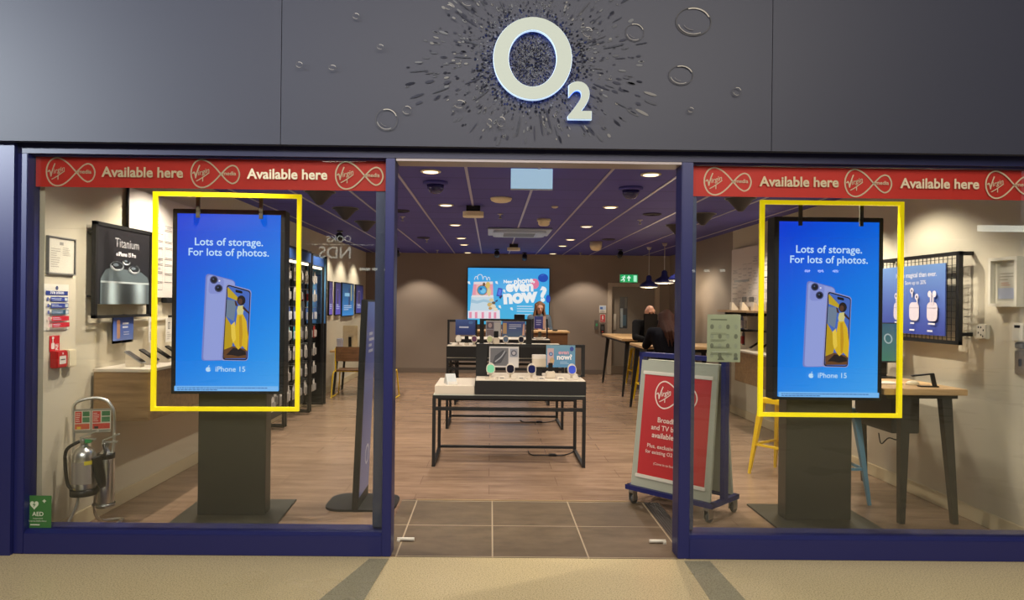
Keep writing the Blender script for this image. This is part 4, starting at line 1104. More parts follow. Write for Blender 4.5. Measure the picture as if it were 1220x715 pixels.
# nearest table
p1, p2 = at(567, 432, 7.02), at(697, 432, 7.02)
sign_rack('black sign frame standing on the nearest display table', p1.x, p2.x, 7.06, ZT1, 1.168, .032, .115)
a = Art(); a.rect(-.15, .15, -.105, .105, (206, 202, 198)); a.rect(-.14, .045, -.09, .09, (108, 108, 112)); a.poly([(-.12, -.08), (-.03, -.06), (.03, .05), (-.01, .07), (-.09, .01)], (70, 72, 78)); a.stroke([(-.09, -.05), (-.03, .0), (.01, .06)], .012, (160, 164, 170)); a.rect(.06, .14, .0, .085, (150, 154, 164)); a.ell(.1, .04, .03, .03, (90, 92, 104)); a.ell(.1, .04, .018, .018, (180, 176, 180))
card('picture_card', 'grey watch picture card behind the watches on the nearest table', 'card', (at(600.5, 420, 7.0).x, 7.0, .935), .30, .21, a)
MB0 = MB(); MB0.box(-.075, .075, 0, .012, 0, .12); MB0.box(-.02, .02, .0, .05, -.05, .02)
def now_art(w, h):
    a = Art(); a.grad(-w / 2, w / 2, -h / 2, h / 2, lambda u, v: (84 + 30 * v, 140 + 20 * v, 184), 4, 4)
    a.rect(-w * .46, -w * .24, -h * .4, h * .36, (196, 168, 170)); a.ell(-w * .34, h * .1, w * .07, w * .07, (74, 96, 150)); a.ell(-w * .34, h * .1, w * .04, w * .04, (150, 180, 210)); a.ell(-w * .3, -h * .2, w * .08, h * .14, (190, 160, 120))
    a.text('even', w * .1, h * .10, (226, 170, 186), width=w * .36, bold=.03); a.text('now?', w * .13, -h * .14, (236, 238, 240), width=w * .52, bold=.04); lines(a, -w * .02, w * .36, -h * .36, -h * .22, 2, (190, 214, 230), 3, .3)
    a.ell(w * .38, h * .34, w * .07, h * .1, (60, 80, 160), 14)
    return a
card('offer_card', 'light blue offer card at the right of the nearest table', 'card', (at(668, 425, 7.0).x, 7.0, .94), .295, .225, now_art(.295, .225))
t = thing('carton', 'white carton standing behind the watches on the nearest table', 'box', (at(642.5, 425, 7.12).x, 7.15, ZT1))
m = MB(); m.box(-.03, .03, -.03, .03, 0, .09); m.build('plinth', BLACKP, t)
MB().box(-.07, .07, -.05, .05, .09, .21, .004).build('box_body', WHITE, t); MB().box(-.072, .072, -.052, .052, .17, .213, .004).build('box_lid', mat('box_lid_white', (232, 224, 212), .4), t)
for px, f, s_, lb in ((584.5, (120, 200, 160), (214, 206, 190), 'mint green smart watch on a white stand, first from the left on the nearest table'), (608, (14, 16, 36), (214, 206, 190), 'dark faced smart watch, second from the left on the nearest table'), (633.5, (18, 26, 74), (214, 206, 190), 'navy smart watch, third from the left on the nearest table'), (681.5, (60, 80, 190), (214, 206, 190), 'bright blue smart watch at the right end of the nearest table')):
    watch(lb, (at(px, 445, 6.78).x, 6.80, ZT1), f, s_, 'watches on the nearest table', 1.12)
t = thing('display_device', 'small black phone on a cream block between the watches of the nearest table', 'phone', (at(656, 440, 6.85).x, 6.88, ZT1))
MB().box(-.045, .045, -.04, .04, 0, .07, .008).build('block', WHITE, t); m = MB(); m.prism(rrect(.045, .085, .008), -.006, .006, 'Y'); m.rot(Matrix.Translation((0, -.01, .112))); m.build('phone_body', BLACKP, t)
for i, px in enumerate((598, 621, 645, 668)):
    t = thing('price_block', 'small white price block in front of the watches, %s from the left' % NTH[i].replace('nearest', 'first'), 'price sign', (at(px, 448, 6.74).x, 6.74, ZT1), 0, 'price blocks on the nearest table')
    m = MB(); m.prism([(-.02, 0), (.02, 0), (.012, .03), (-.005, .03)], -.03, .03, 'X'); m.build('block', WHITE, t)
    a = Art(); a.rect(-.02, .02, -.006, .006, (150, 146, 140)); a.build('price_print', PRINT, t, (0, -.0185, .014))
p = at(537, 455, 6.85)
t = thing('clear_sign_holder', 'wedge shaped clear plastic sign holder on the white tray', 'sign holder', (p.x, 6.82, .782), .35)
m = MB(); m.prism([(-.07, 0), (.07, 0), (.02, .10), (.012, .10)], -.05, .05, 'X'); m.build('plastic_wedge', mat('frosted_plastic', (198, 200, 196), .25), t)
m = MB(); m.box(-.045, .045, -.074, -.068, .004, .03); m.build('price_strip', mat('label_silver', (226, 222, 214), .4), t)
# second table
p1, p2 = at(533, 400, 9.0), at(568.5, 400, 9.0)
sign_rack('black sign frame at the left end of the second display table', p1.x, p2.x, 9.02, ZT2, at(550, 381, 9.0).z, .025)
a = Art(); a.grad(-.13, .13, -.1, .1, lambda u, v: (40 + 30 * v, 56 + 40 * v, 118 + 40 * v), 3, 4); lines(a, -.08, .08, -.02, .02, 1, (196, 204, 226), 9, .5); a.ell(.07, .06, .03, .02, (80, 120, 180), 12)
card('picture_card', 'deep blue offer card in the left frame of the second table', 'card', (at(554.5, 391, 8.98).x, 8.975, 1.17), .26, .20, a)
p1, p2 = at(571.5, 400, 8.95), at(633.5, 400, 8.95)
sign_rack('wide black sign frame in the middle of the second display table', p1.x, p2.x, 8.95, ZT2, at(600, 380, 8.95).z, .075, .055)
a = Art(); a.rect(-.1, .1, -.1, .1, (150, 150, 158)); a.rect(-.09, .0, .0, .09, (96, 88, 100)); a.rect(.01, .09, -.09, .08, (176, 172, 170)); a.rect(-.09, .0, -.09, -.01, (120, 108, 112)); a.ell(-.045, .045, .025, .03, (170, 150, 150))
card('picture_card', 'small grey picture card in the middle frame of the second table', 'card', (at(588, 391, 8.93).x, 8.905, 1.15), .20, .21, a)
a = Art(); a.grad(-.15, .15, -.1, .1, lambda u, v: (62 + 20 * (1 - v), 76 + 30 * (1 - v), 132 + 10 * v), 3, 4); a.rect(-.14, -.09, -.06, .08, (180, 150, 110)); lines(a, -.06, .10, .0, .07, 3, (190, 196, 216), 2, .4); a.poly([(.11, -.08), (.14, -.08), (.14, .08), (.12, .06)], (200, 160, 140))
card('offer_card', 'blue offer card in the middle frame of the second table', 'card', (at(612, 391, 8.93).x, 8.905, 1.15), .27, .205, a)
t = thing('display_device', 'black phone standing in front of the grey card on the second table', 'phone', (at(591, 403, 8.8).x, 8.84, ZT2))
MB().box(-.045, .045, -.04, .04, 0, .10, .006).build('block', WHITE, t); m = MB(); m.prism(rrect(.06, .085, .008), -.006, .006, 'Y'); m.rot(Matrix.Translation((0, -.01, .142))); m.build('phone_body', BLACKP, t)
for px, f, lb in ((546, (214, 206, 190), 'white smart watch at the left end of the second table'), (565, (96, 60, 84), 'plum smart watch near the left end of the second table'), (583.5, (170, 176, 130), 'olive faced smart watch on the second table'), (602.5, (90, 104, 120), 'grey faced smart watch on the second table'), (621, (30, 30, 44), 'dark faced smart watch at the right of the second table')):
    watch(lb, (at(px, 408, 8.75).x, 8.78, ZT2), f, (214, 206, 190), 'watches on the second table', .95)
t = thing('display_device', 'small black phone between the two left watches of the second table', 'phone', (at(556, 405, 8.8).x, 8.80, ZT2))
MB().box(-.03, .03, -.03, .03, 0, .03, .004).build('block', WHITE, t); m = MB(); m.prism(rrect(.05, .09, .008), -.005, .005, 'Y'); m.rot(Matrix.Translation((0, -.0, .073))); m.build('phone_body', BLACKP, t)
for i, px in enumerate((534.5, 539.5, 544.5)):
    m = MB(); P = []
    x = at(px, 435, 8.70).x
    for k in range(60): P.append((x + .014 * math.cos(k * .9), 8.725 + .014 * math.sin(k * .9), .84 - k * .0042))
    P = [(x, 8.725, .905)] + P
    m.tube(P, .006, 5, False)
    tag(m.build('coiled_cable', BLACKP), 'black coiled security cable under the left end of the second table, %s from the left' % ['first', 'second', 'third'][i], 'cable', 'coiled cables under the second table')
for i, (y, lb) in enumerate(((F1, 'nearest'), (F2, 'second'))):
    yy = y + .62
    P = [(.90, yy + .05, .025), (.86, yy, .010), (.75, yy - .10, .008), (.55, yy - .10, .008), (.45, yy - .10, .008), (.42, yy + .02, .008), (.42, yy + .10, .008)]
    m = MB(); m.tube(P, .006, 6)
    m.box(.62, .70, yy - .13, yy - .07, .001, .02, .004)
    tag(m.build('floor_cable', BLACKP), 'thin black power cable on the floor under the %s display table' % lb, 'cable')
# third table
p1, p2 = at(634, 395, 11.0), at(652.5, 395, 11.0)
sign_rack('black sign frame at the right end of the third display table', p1.x, p2.x, 11.0, ZT3, at(643, 380, 11.0).z, .022)
a = Art(); a.grad(-.09, .09, -.1, .1, lambda u, v: (58, 52 + 20 * v, 120 + 20 * v), 2, 3); a.rect(.05, .09, -.1, .1, (200, 160, 140)); lines(a, -.06, .03, -.05, .05, 3, (170, 170, 205), 6, .4)
card('picture_card', 'violet picture card in the frame of the third table', 'card', (at(643, 391, 10.98).x, 10.965, 1.19), .19, .20, a)
t = thing('display_device', 'small white phone display at the right end of the third table', 'phone', (at(643, 402, 10.85).x, 10.85, ZT3))
MB().box(-.06, .06, -.04, .04, 0, .03, .004).build('block', WHITE, t); m = MB(); m.prism(rrect(.05, .09, .008), -.005, .005, 'Y'); m.rot(Matrix.Translation((0, .0, .075))); m.build('phone_body', CHAR, t)
# ================================================================== BACK WALL, COUNTER, EXIT
p1, p2 = at(557, 319, YB), at(655, 319.5, YB)
w_, h_ = p2.x - p1.x, 1.30; zc = 2.40 - h_ / 2
t = thing('lightbox_poster', 'large lit blue advert on the back wall with a pink cake and white lettering', 'poster', ((p1.x + p2.x) / 2, YB - .001, zc))
MB().box(-w_ / 2, w_ / 2, -.07, 0, -h_ / 2, h_ / 2, .004).build('lightbox_case', BLACKP, t)
a = Art(); W, H = w_ - .03, h_ - .03
a.grad(-W / 2, W / 2, -H / 2, H / 2, lambda u, v: (72 - 20 * abs(u - .55), 170 + 18 * (1 - v), 232 + 10 * v), 8, 6)
def B(zx, zy): return ((zx - 590) / 860 * W, (355 - zy) / 780 * H * 1.0 + 0 - .0)
zy0 = 85
def B(zx, zy): return (-W / 2 + (zx - 160) / 860 * W, H / 2 - (zy - zy0) / 8.94 / 52.56 * (W / (98 / 52.56)) )
q = B(955, 185); a.ell(*q, .115, .095, (32, 80, 190)); a.stroke([(q[0] - .05, q[1] + .05), (q[0] + .02, q[1] + .07)], .012, (80, 130, 220))
q = B(865, 250); a.ell(*q, .10, .115, (236, 128, 164)); q = B(1010, 410); a.ell(q[0], q[1], .05, .09, (36, 88, 200))
# cake
bl = lambda pts, c: a.poly([B(*z) for z in pts], c)
bl([(165, 630), (165, 548), (500, 536), (504, 630)], (240, 232, 240))
for x in (190, 250, 320, 395, 450): bl([(x - 12, 628), (x - 12, 562), (x + 14, 560), (x + 14, 628)], (238, 150, 176))
bl([(185, 545), (200, 398), (430, 385), (455, 545)], (205, 226, 238)); bl([(190, 460), (196, 420), (260, 440), (330, 422), (430, 440), (432, 470), (330, 450), (260, 470)], (168, 204, 224))
bl([(195, 402), (205, 380), (428, 374), (434, 398)], (236, 234, 236))
bl([(206, 380), (222, 240), (424, 236), (428, 376)], (240, 160, 178)); bl([(244, 380), (252, 240), (330, 238), (328, 378)], (246, 190, 192)); bl([(222, 262), (222, 236), (424, 230), (424, 258)], (240, 226, 226))
q = B(312, 325); a.ell(*q, .115, .115, (150, 130, 60)); a.ell(*q, .098, .098, (60, 160, 220)); a.ell(q[0] + .02, q[1] - .015, .06, .055, (120, 204, 244)); a.ell(q[0] - .03, q[1] + .03, .03, .03, (30, 100, 170))
a.ell(*B(372, 270), .05, .075, (226, 196, 110)); a.ell(*B(330, 262), .03, .04, (110, 84, 60)); a.ell(*B(384, 345), .045, .09, (230, 208, 150))
for x, y, r in ((290, 175, .075), (250, 190, .045), (340, 190, .05), (380, 195, .035)): q = B(x, y); a.stroke([(q[0] - r, q[1] - .05), (q[0] - r * .5, q[1] + r * .4), (q[0] + r * .4, q[1] + r * .4), (q[0] + r * .8, q[1] - .05)], .016, (222, 230, 240))
for x, y, r, c in ((410, 430, .05, (226, 206, 160)), (395, 480, .06, (214, 180, 110)), (430, 500, .06, (236, 220, 190)), (435, 460, .04, (110, 90, 70)), (455, 530, .05, (240, 226, 200)), (400, 520, .04, (200, 150, 90))): a.ell(*B(x, y), r, r * .8, c)
bl([(462, 385), (480, 296), (528, 305), (512, 396)], (40, 70, 190)); bl([(474, 372), (488, 312), (516, 318), (504, 380)], (80, 120, 230)); bl([(490, 400), (520, 372), (528, 386), (505, 418)], (34, 40, 90)); bl([(450, 440), (474, 424), (478, 440), (456, 452)], (44, 56, 110))
for x, y in ((463, 240), (172, 245), (500, 500), (625, 520), (545, 330)): q = B(x, y); a.ell(q[0], q[1], .026, .032, (232, 240, 246), 10); a.stroke([(q[0] - .03, q[1] + .02), (q[0] + .03, q[1] - .035)], .02, (232, 240, 246))
wh = (246, 250, 252)
q = B(585, 245); a.text('New', q[0], q[1], wh, width=.20, bold=.04, rot=.02); q = B(757, 243); a.text('phone,', q[0], q[1], wh, width=.47, bold=.04, rot=.10)
q = B(708, 330); a.text('even', q[0], q[1], wh, width=.62, bold=.05, rot=.03)
q = B(722, 450); a.text('now', q[0], q[1], wh, width=.78, bold=.055, rot=.08); q = B(955, 432); a.text('?', q[0], q[1], wh, height=.32, bold=.05, rot=-.02)
lines(a, *(lambda p, r: (p[0], r[0], r[1], p[1]))(B(680, 480), B(880, 560)), 3, (200, 228, 246), 5, .35); lines(a, *(lambda p, r: (p[0], r[0], r[1], p[1]))(B(675, 570), B(850, 590)), 1, (200, 228, 246), 6, .4)
a.build('lit_advert', LIGHTBOX, t, (0, -.0706, 0))

t = thing('reception_counter', 'walnut fronted reception counter with a pale top, behind the display tables', 'counter', (.60, 12.95, 0))
MB().box(-.9, .86, -.30, .30, 1.05, 1.085, .005).build('counter_top', OAKT, t)
MB().box(-.86, .82, -.28, -.25, .84, 1.05).build('front_panel', PLY, t); MB().box(.79, .82, -.25, .28, .84, 1.05).build('side_panel', PLY, t)
for x in (-.84, .60, .80):
    for y in (-.26, .26): MB().box(x - .018, x + .018, y - .018, y + .018, 0, 1.05).build('leg', BLACK, t)
t = thing('counter_terminal', 'low black till screen on the reception counter', 'till', (at(619, 380, 12.85).x, 12.9, 1.085))
MB().box(-.09, .09, -.07, .07, 0, .02, .004).build('stand_foot', BLACKP, t); m = MB(); m.box(-.02, .02, -.01, .01, .02, .16); m.build('stand_neck', BLACKP, t)
m = MB(); m.box(-.10, .10, -.015, .015, .14, .30, .006); m.build('screen_case', BLACKP, t)
tag(MB().box(-.05, .05, -.04, .04, 0, .025, .008).build('card_reader', BLACKP), 'small dark card reader on the right end of the reception counter', 'card reader').location = (1.20, 12.85, 1.085)

p1, p2 = at(738.5, 332, YB - .05), at(760, 332, YB - .05)
t = thing('exit_sign', 'green running man exit sign over the back door', 'exit sign', ((p1.x + p2.x) / 2, YB - .001, at(749, 332.5, YB - .05).z + .012))
w_ = p2.x - p1.x
MB().box(-w_ / 2, w_ / 2, -.045, 0, -.095, .095, .008).build('sign_case', mat('exit_case_white', (214, 220, 210), .4), t)
a = Art(); a.rect(-w_ / 2 + .006, w_ / 2 - .006, -.088, .088, (20, 160, 90)); wt = (220, 250, 232)
a.rect(w_ * .26, w_ * .44, -.07, .07, (170, 236, 200)); a.rect(w_ * -.03, w_ * .03, -.06, .03, wt); a.poly([(-w_ * .11, .01), (0, .07), (w_ * .11, .01), (w_ * .07, -.005), (0, .04), (-w_ * .07, -.005)], wt)
a.ell(-w_ * .24, .052, .014, .014, wt, 10); a.stroke([(-w_ * .26, .03), (-w_ * .31, -.012), (-w_ * .25, -.03), (-w_ * .28, -.07)], .022, wt); a.stroke([(-w_ * .31, -.012), (-w_ * .38, -.035), (-w_ * .44, -.04)], .02, wt); a.stroke([(-w_ * .40, .02), (-w_ * .33, .035), (-w_ * .26, .03), (-w_ * .19, .01)], .014, wt)
a.build('sign_print', attr_mat('lit_exit_sign', 1.0, .4), t, (0, -.0456, 0))
def plate(name, label, cat, px, py, w, h, art, d=.006, m=None, Y=None):
    q = at(px, py, YB); t = thing(name, label, cat, (q.x, YB - .001, q.z))
    MB().box(-w / 2, w / 2, -d, 0, -h / 2, h / 2, .001).build('plate', m or mat('sign_white', (226, 220, 204), .45), t)
    if art: art.build('print', PRINT, t, (0, -d - .0006, 0))
    return t
a = Art(); a.rect(-.07, .07, -.01, .075, (180, 196, 216)); a.rect(-.06, .0, .0, .05, (70, 104, 170)); lines(a, -.06, .06, -.075, -.02, 3, (120, 120, 130))
plate('wall_sign', 'pale blue and white sign left of the back door, above the red one', 'sign', 718, 368.5, .155, .17, a)
a = Art(); a.rect(-.055, .055, -.085, .085, (200, 34, 44)); a.ell(0, .035, .02, .03, (230, 222, 214)); a.rect(-.02, .02, -.02, .02, (230, 222, 214)); lines(a, -.04, .04, -.07, -.03, 2, (230, 210, 205))
plate('wall_sign', 'red fire alarm sign left of the back door', 'sign', 718, 379.5, .125, .185, a)
a = Art(); a.rect(-.022, .022, -.03, .03, (60, 160, 110)); plate('door_release', 'grey door release box with a green button left of the back door', 'switch', 710.5, 387, .075, .21, a, .04, mat('release_grey', (92, 88, 84), .5))
a = Art(); a.rect(-.03, .03, -.03, .05, (70, 70, 72)); a.rect(-.02, .02, -.08, -.06, (200, 60, 50)); plate('card_lock', 'black access keypad under the red sign by the back door', 'keypad', 717.5, 391.5, .09, .2, a, .04, BLACKP)

# ================================================================== CEILING
def down(x, y, lab, r=.075):
    t = thing('downlight', lab, 'ceiling light', (x, y, ZC), 0, 'recessed downlights')
    MB().lathe([(r * .8, -.003), (r, -.012), (r * 1.18, -.008), (r * 1.2, .0), (r * .8, .0)], 24).build('trim_ring', OFFW, t)
    MB().lathe([(.001, -.012), (r * .86, -.012), (r * .86, -.008), (.001, -.008)], 24).build('diffuser', LAMPF, t); return t
d0 = None
for y, n in zip(ROWY, ('nearest', 'second', 'third', 'fourth', 'fifth', 'last')):
    for x, s_ in ((-.53, 'left'), (1.36, 'right')):
        lb = 'round recessed downlight, %s of the %s row on the navy ceiling' % (n, s_)
        if d0 is None: d0 = down(x, y, lb)
        else: dup(d0, (x, y, ZC), None, lb)
q = fl(597, 236, ZC); t = thing('ceiling_sensor', 'cream round smoke detector in front of the air conditioning cassette', 'detector', (q.x, q.y, ZC))
MB().lathe([(.115, 0), (.115, -.012), (.105, -.03), (.07, -.045), (.001, -.048)], 24).build('detector_body', CREAM, t)
for px, py, s_ in ((564, 246, 'nearer'), (612, 291, 'farther')):
    q = fl(px, py, ZC); t = thing('wireless_box', 'cream rounded wireless access point hung under the ceiling, the %s of two' % s_, 'access point', (q.x, q.y, ZC))
    m = MB(); m.prism(rrect(.24, .24, .06), -.12, -.07); m.build('box_body', CREAM, t); MB().box(-.08, .08, -.08, .08, -.07, 0).build('mount', BLACKP, t)
for i, (x, y, s_) in enumerate(((-.53, 6.43, 'left'), (1.33, 6.60, 'right'))):
    t = thing('dome_camera', 'navy security dome on the ceiling near the entrance, on the %s' % s_, 'camera', (x, y, ZC), 0, 'navy domes by the entrance')
    MB().lathe([(.115, 0), (.115, -.02), (.10, -.025), (.085, -.03), (.085, 0)], 24).build('base_ring', NAVYC, t)
    MB().lathe([(.083, -.02), (.074, -.07), (.05, -.10), (.001, -.112)], 24).build('dome', mat('navy_dome', (48, 46, 104), .15), t)
cn = 0
for x, ys in ((-1.765, (7.06, 8.30, 9.65)), (2.585, (7.14, 8.41, 9.58))):
    for y, n in zip(ys, ('nearest', 'middle', 'farthest')):
        t = thing('ceiling_speaker', 'black cone shaped ceiling speaker, %s of the %s three' % (n, 'left' if x < 0 else 'right'), 'speaker', (x, y, ZC), 0, 'cone speakers along the ceiling')
        MB().lathe([(.15, 0), (.15, -.015), (.13, -.02), (.03, -.135), (.02, -.14), (.001, -.14)], 24).build('cone_body', mat('speaker_black', (40, 38, 44), .5), t)
        MB().lathe([(.16, 0), (.16, -.008), (.12, -.008), (.12, 0)], 24).build('rim', GREYP, t)
q = fl(405, 275, ZC)
for px, py, lb in ((592, 297, 'black ceiling spotlight left above the lit advert'), (625, 301, 'black ceiling spotlight right above the lit advert'), (405, 275, 'small black ceiling spotlight seen through the left window'), (473, 296, 'black ceiling spotlight at the far left end of the ceiling'), (739, 297.5, 'small black ceiling spotlight at the far right of the ceiling')):
    q = fl(px, py, ZC); t = thing('ceiling_spotlight', lb, 'spotlight', (q.x, q.y, ZC))
    m = MB(); m.cone((0, 0, 0), (0, 0, -.02), .05); m.cone((0, 0, -.02), (0, 0, -.09), .012); m.build('bracket', BLACKP, t)
    m = MB(); m.cone((0, -.05, -.07), (0, .06, -.13), .05, .055); m.build('lamp_head', BLACKP, t); m = MB(); m.cone((0, .06, -.13), (0, .064, -.132), .045, .045); m.build('lens', mat('spot_lens', (200, 190, 170), .3), t)
for i, (px, py) in enumerate(((596, 255), (762.6, 262), (479.5, 258), (508.6, 285), (521, 298), (715.5, 289), (691.6, 301))):
    q = fl(px, py, ZC); lb = ['in front of the cassette', 'near the entrance on the right', 'near the entrance on the left', 'mid ceiling on the left', 'far back on the left', 'mid ceiling on the right', 'far back on the right'][i]
    m = MB(); m.lathe([(.035, 0), (.035, -.006), (.012, -.010), (.010, -.05), (.022, -.052), (.022, -.056), (.001, -.06)], 14)
    o_ = tag(m.build('sprinkler_head', STEEL), 'small steel sprinkler head, ' + lb, 'sprinkler', 'sprinkler heads'); o_.location = (q.x, q.y, ZC)
for i, (px, py) in enumerate(((477, 251), (504.5, 283), (777, 255), (725, 285))):
    q = fl(px, py, ZC); lb = ['left and nearer', 'left and farther', 'right and nearer', 'right and farther'][i]
    t = thing('round_vent', 'dark round flush air vent in the ceiling, %s' % lb, 'vent', (q.x, q.y, ZC), 0, 'round ceiling vents')
    m = MB()
    for r in (.115, .085, .055): m.lathe([(r, 0), (r, -.008), (r - .018, -.014), (r - .018, 0)], 24)
    m.build('vent_rings', mat('vent_dark', (30, 27, 52), .6), t)
q = fl(648, 261, ZC); t = thing('motion_sensor', 'cream stepped motion sensor right of the cassette', 'sensor', (q.x, q.y, ZC))
MB().lathe([(.09, 0), (.09, -.03), (.075, -.035), (.075, -.07), (.055, -.09), (.001, -.095)], 20).build('sensor_body', CREAM, t)
q = fl(710, 288, ZC); t = thing('motion_sensor', 'cream rounded alarm sensor farther back on the right of the ceiling', 'sensor', (q.x, q.y, ZC))
MB().lathe([(.11, 0), (.11, -.09), (.09, -.14), (.05, -.16), (.001, -.165)], 20).build('sensor_body', CREAM, t)
q = fl(621, 261.5, ZC); tag(MB().lathe([(.04, 0), (.04, -.01), (.02, -.02), (.001, -.022)], 14).build('indicator_light', OFFW), 'tiny round white indicator on the ceiling above the cassette', 'indicator').location = (fl(661, 246, ZC).x, fl(661, 246, ZC).y, ZC)
t = thing('air_conditioning_cassette', 'square blue-white air conditioning cassette in the middle of the ceiling', 'air conditioner', (.42, 10.65, ZC - .008))
AC = mat('cassette_white', (176, 190, 214), .4)
m = MB(); m.box(-.48, .48, -.48, .48, -.02, 0, .006); m.prism(rrect(.80, .80, .12), -.055, -.02); m.build('cassette_face', AC, t)
MB().box(-.24, .24, -.24, .24, -.06, -.054, .002).build('intake_grille', mat('grille_grey', (98, 104, 118), .5), t)
for k in range(4):
    m = MB(); m.box(-.26, .26, -.36, -.28, -.06, -.05, .003); m.rot(Matrix.Rotation(k * PI / 2, 4, 'Z')); m.build('air_flap', mat('flap_pale', (186, 200, 222), .4), t)
t = thing('hanging_light_panel', 'bright blue-white light panel hanging from the ceiling inside the entrance', 'light panel', ((at(607, 210, 5.75).x + at(660, 210, 5.75).x) / 2, 5.75, ZC))
w_ = at(660, 210, 5.75).x - at(607, 210, 5.75).x; zb = at(633, 225.5, 5.75).z - ZC; zt = at(633, 196.5, 5.75).z - ZC
m = MB(); m.box(-w_ / 2, w_ / 2, -.03, .03, zb + .18, zb + .215, .004)
for x in (-w_ / 2 + .03, w_ / 2 - .03): m.box(x - .006, x + .006, -.006, .006, zb + .2, 0)
m.build('hanger', mat('panel_white', (206, 220, 232), .4), t)
MB().box(-w_ / 2 + .012, w_ / 2 - .012, -.012, .012, zb, zb + .18, .003).build('light_face', mat('cool_light_face', (180, 215, 240), .4, emit=(176, 212, 238), es=.62), t)
m = MB(); m.box(-w_ / 2 + .01, w_ / 2 - .01, -.016, .016, zb - .006, zb + .002, .002); m.build('bottom_lip', mat('panel_white', (206, 220, 232), .4), t)

# pendant lamps
LAMPW = mat('pendant_inner_white', (235, 232, 225), .5, emit=(255, 240, 215), es=.55)
for px, py, Y, lb in ((773, 342, 13.3, 'navy pendant lamp, left of the three by the back door'), (791.5, 337, 12.4, 'navy pendant lamp, middle of the three by the back door'), (809, 334, 11.6, 'navy pendant lamp beside the right door post, right of the three')):
    q = at(px, py, Y); t = thing('pendant_lamp', lb, 'lamp', (q.x, Y, q.z), 0, 'navy pendant lamps')
    MB().lathe([(.178, .0), (.175, .03), (.13, .075), (.07, .11), (.055, .135), (.05, .20), (.028, .225), (.001, .23)], 28).build('lamp_shade', mat('pendant_navy', (30, 34, 84), .3), t)
    MB().lathe([(.001, -.018), (.15, -.014), (.172, 0), (.16, .006), (.001, .006)], 28).build('diffuser', LAMPW, t)
    MB().cone((0, 0, .22), (0, 0, ZC - q.z), .007, n=8).build('cord', mat('cord_silver', (178, 176, 170), .4), t)
    MB().cone((0, 0, ZC - q.z - .05), (0, 0, ZC - q.z), .03, .05).build('ceiling_rose', mat('rose_white', (200, 198, 196), .4), t)
    light('pendant_bulb', 'POINT', (q.x, Y, q.z - .08), 10, WARM, .05)

# ================================================================== HIGH TABLES, STOOLS
def high_table(label, x0, x1, y0, y1, h, legm=None, splay=.05):
    t = thing('high_table', label, 'table', ((x0 + x1) / 2, (y0 + y1) / 2, 0)); w, d = x1 - x0, y1 - y0
    MB().box(-w / 2, w / 2, -d / 2, d / 2, h - .04, h, .005).build('table_top', OAKT, t)
    MB().box(-w / 2 + .06, w / 2 - .06, -d / 2 + .05, d / 2 - .05, h - .085, h - .041).build('apron', BLACK, t)
    for sx in (-1, 1):
        for sy in (-1, 1): MB().bar((sx * (w / 2 - .02), sy * (d / 2 - .02), 0), (sx * (w / 2 - .11), sy * (d / 2 - .09), h - .05), .03, .03, w1=.07, h1=.05).build('leg', BLACK, t)
    return t
high_table('high table with a pale oak top by the back door, farther of the two', 2.27, 3.5, 11.85, 14.0, 1.0)
high_table('high table with a pale oak top between the two seated people', 2.17, 3.4, 9.75, 10.72, 1.0)
def stool(label, loc, rz, m, h=.76, group='metal bar stools'):
    t = thing('bar_stool', label, 'stool', loc, rz, group)
    k = MB(); k.prism(rrect(.30, .30, .05), h - .02, h); k.prism(rrect(.31, .31, .05), h - .045, h - .012); k.build('seat', m, t)
    for sx in (-1, 1):
        for sy in (-1, 1):
            b = MB(); b.bar((sx * .215, sy * .215, 0), (sx * .135, sy * .135, h - .03), .022, .022, w1=.055, h1=.05); b.build('leg', m, t)
    for z in (.28,):
        f = .215 - .08 * z / h
        for a0, a1 in (((-f, -f), (f, -f)), ((f, -f), (f, f)), ((f, f), (-f, f)), ((-f, f), (-f, -f))): MB().bar((*a0, z), (*a1, z), .016, .02).build('foot_rail', m, t)
    return t
s0 = stool('yellow metal stool at the farther high table by the back door', (2.98, 13.7, 0), .05, YEL, .735)
dup(s0, (2.64, 11.38, -.0), 0, 'yellow metal stool under the man behind the dark screen')
stool('teal metal stool under the woman seen from behind', (2.36, 9.15, 0), .1, mat('teal_dark', (72, 128, 140), .4), .735)
t = thing('tablet_stand', 'black tablet on a stand hiding the face of the man at the high table', 'tablet', (at(775, 390, 10.35).x, 10.35, 1.0))
m = MB(); m.box(-.09, .09, -.07, .07, 0, .012, .004); m.bar((0, .03, .012), (0, .02, .3), .05, .015); m.build('stand', BLACKP, t)
m = MB(); m.box(-.105, .105, -.01, .01, .12, .455, .012); m.build('tablet_back', mat('tablet_black', (24, 23, 23), .4), t)
tag(MB().box(-.16, .16, -.12, .12, 0, .018, .005).build('laptop_base', mat('laptop_grey', (110, 108, 106), .4, .3)), 'grey closed laptop on the high table in front of the woman', 'laptop').location = (2.75, 10.2, 1.0)

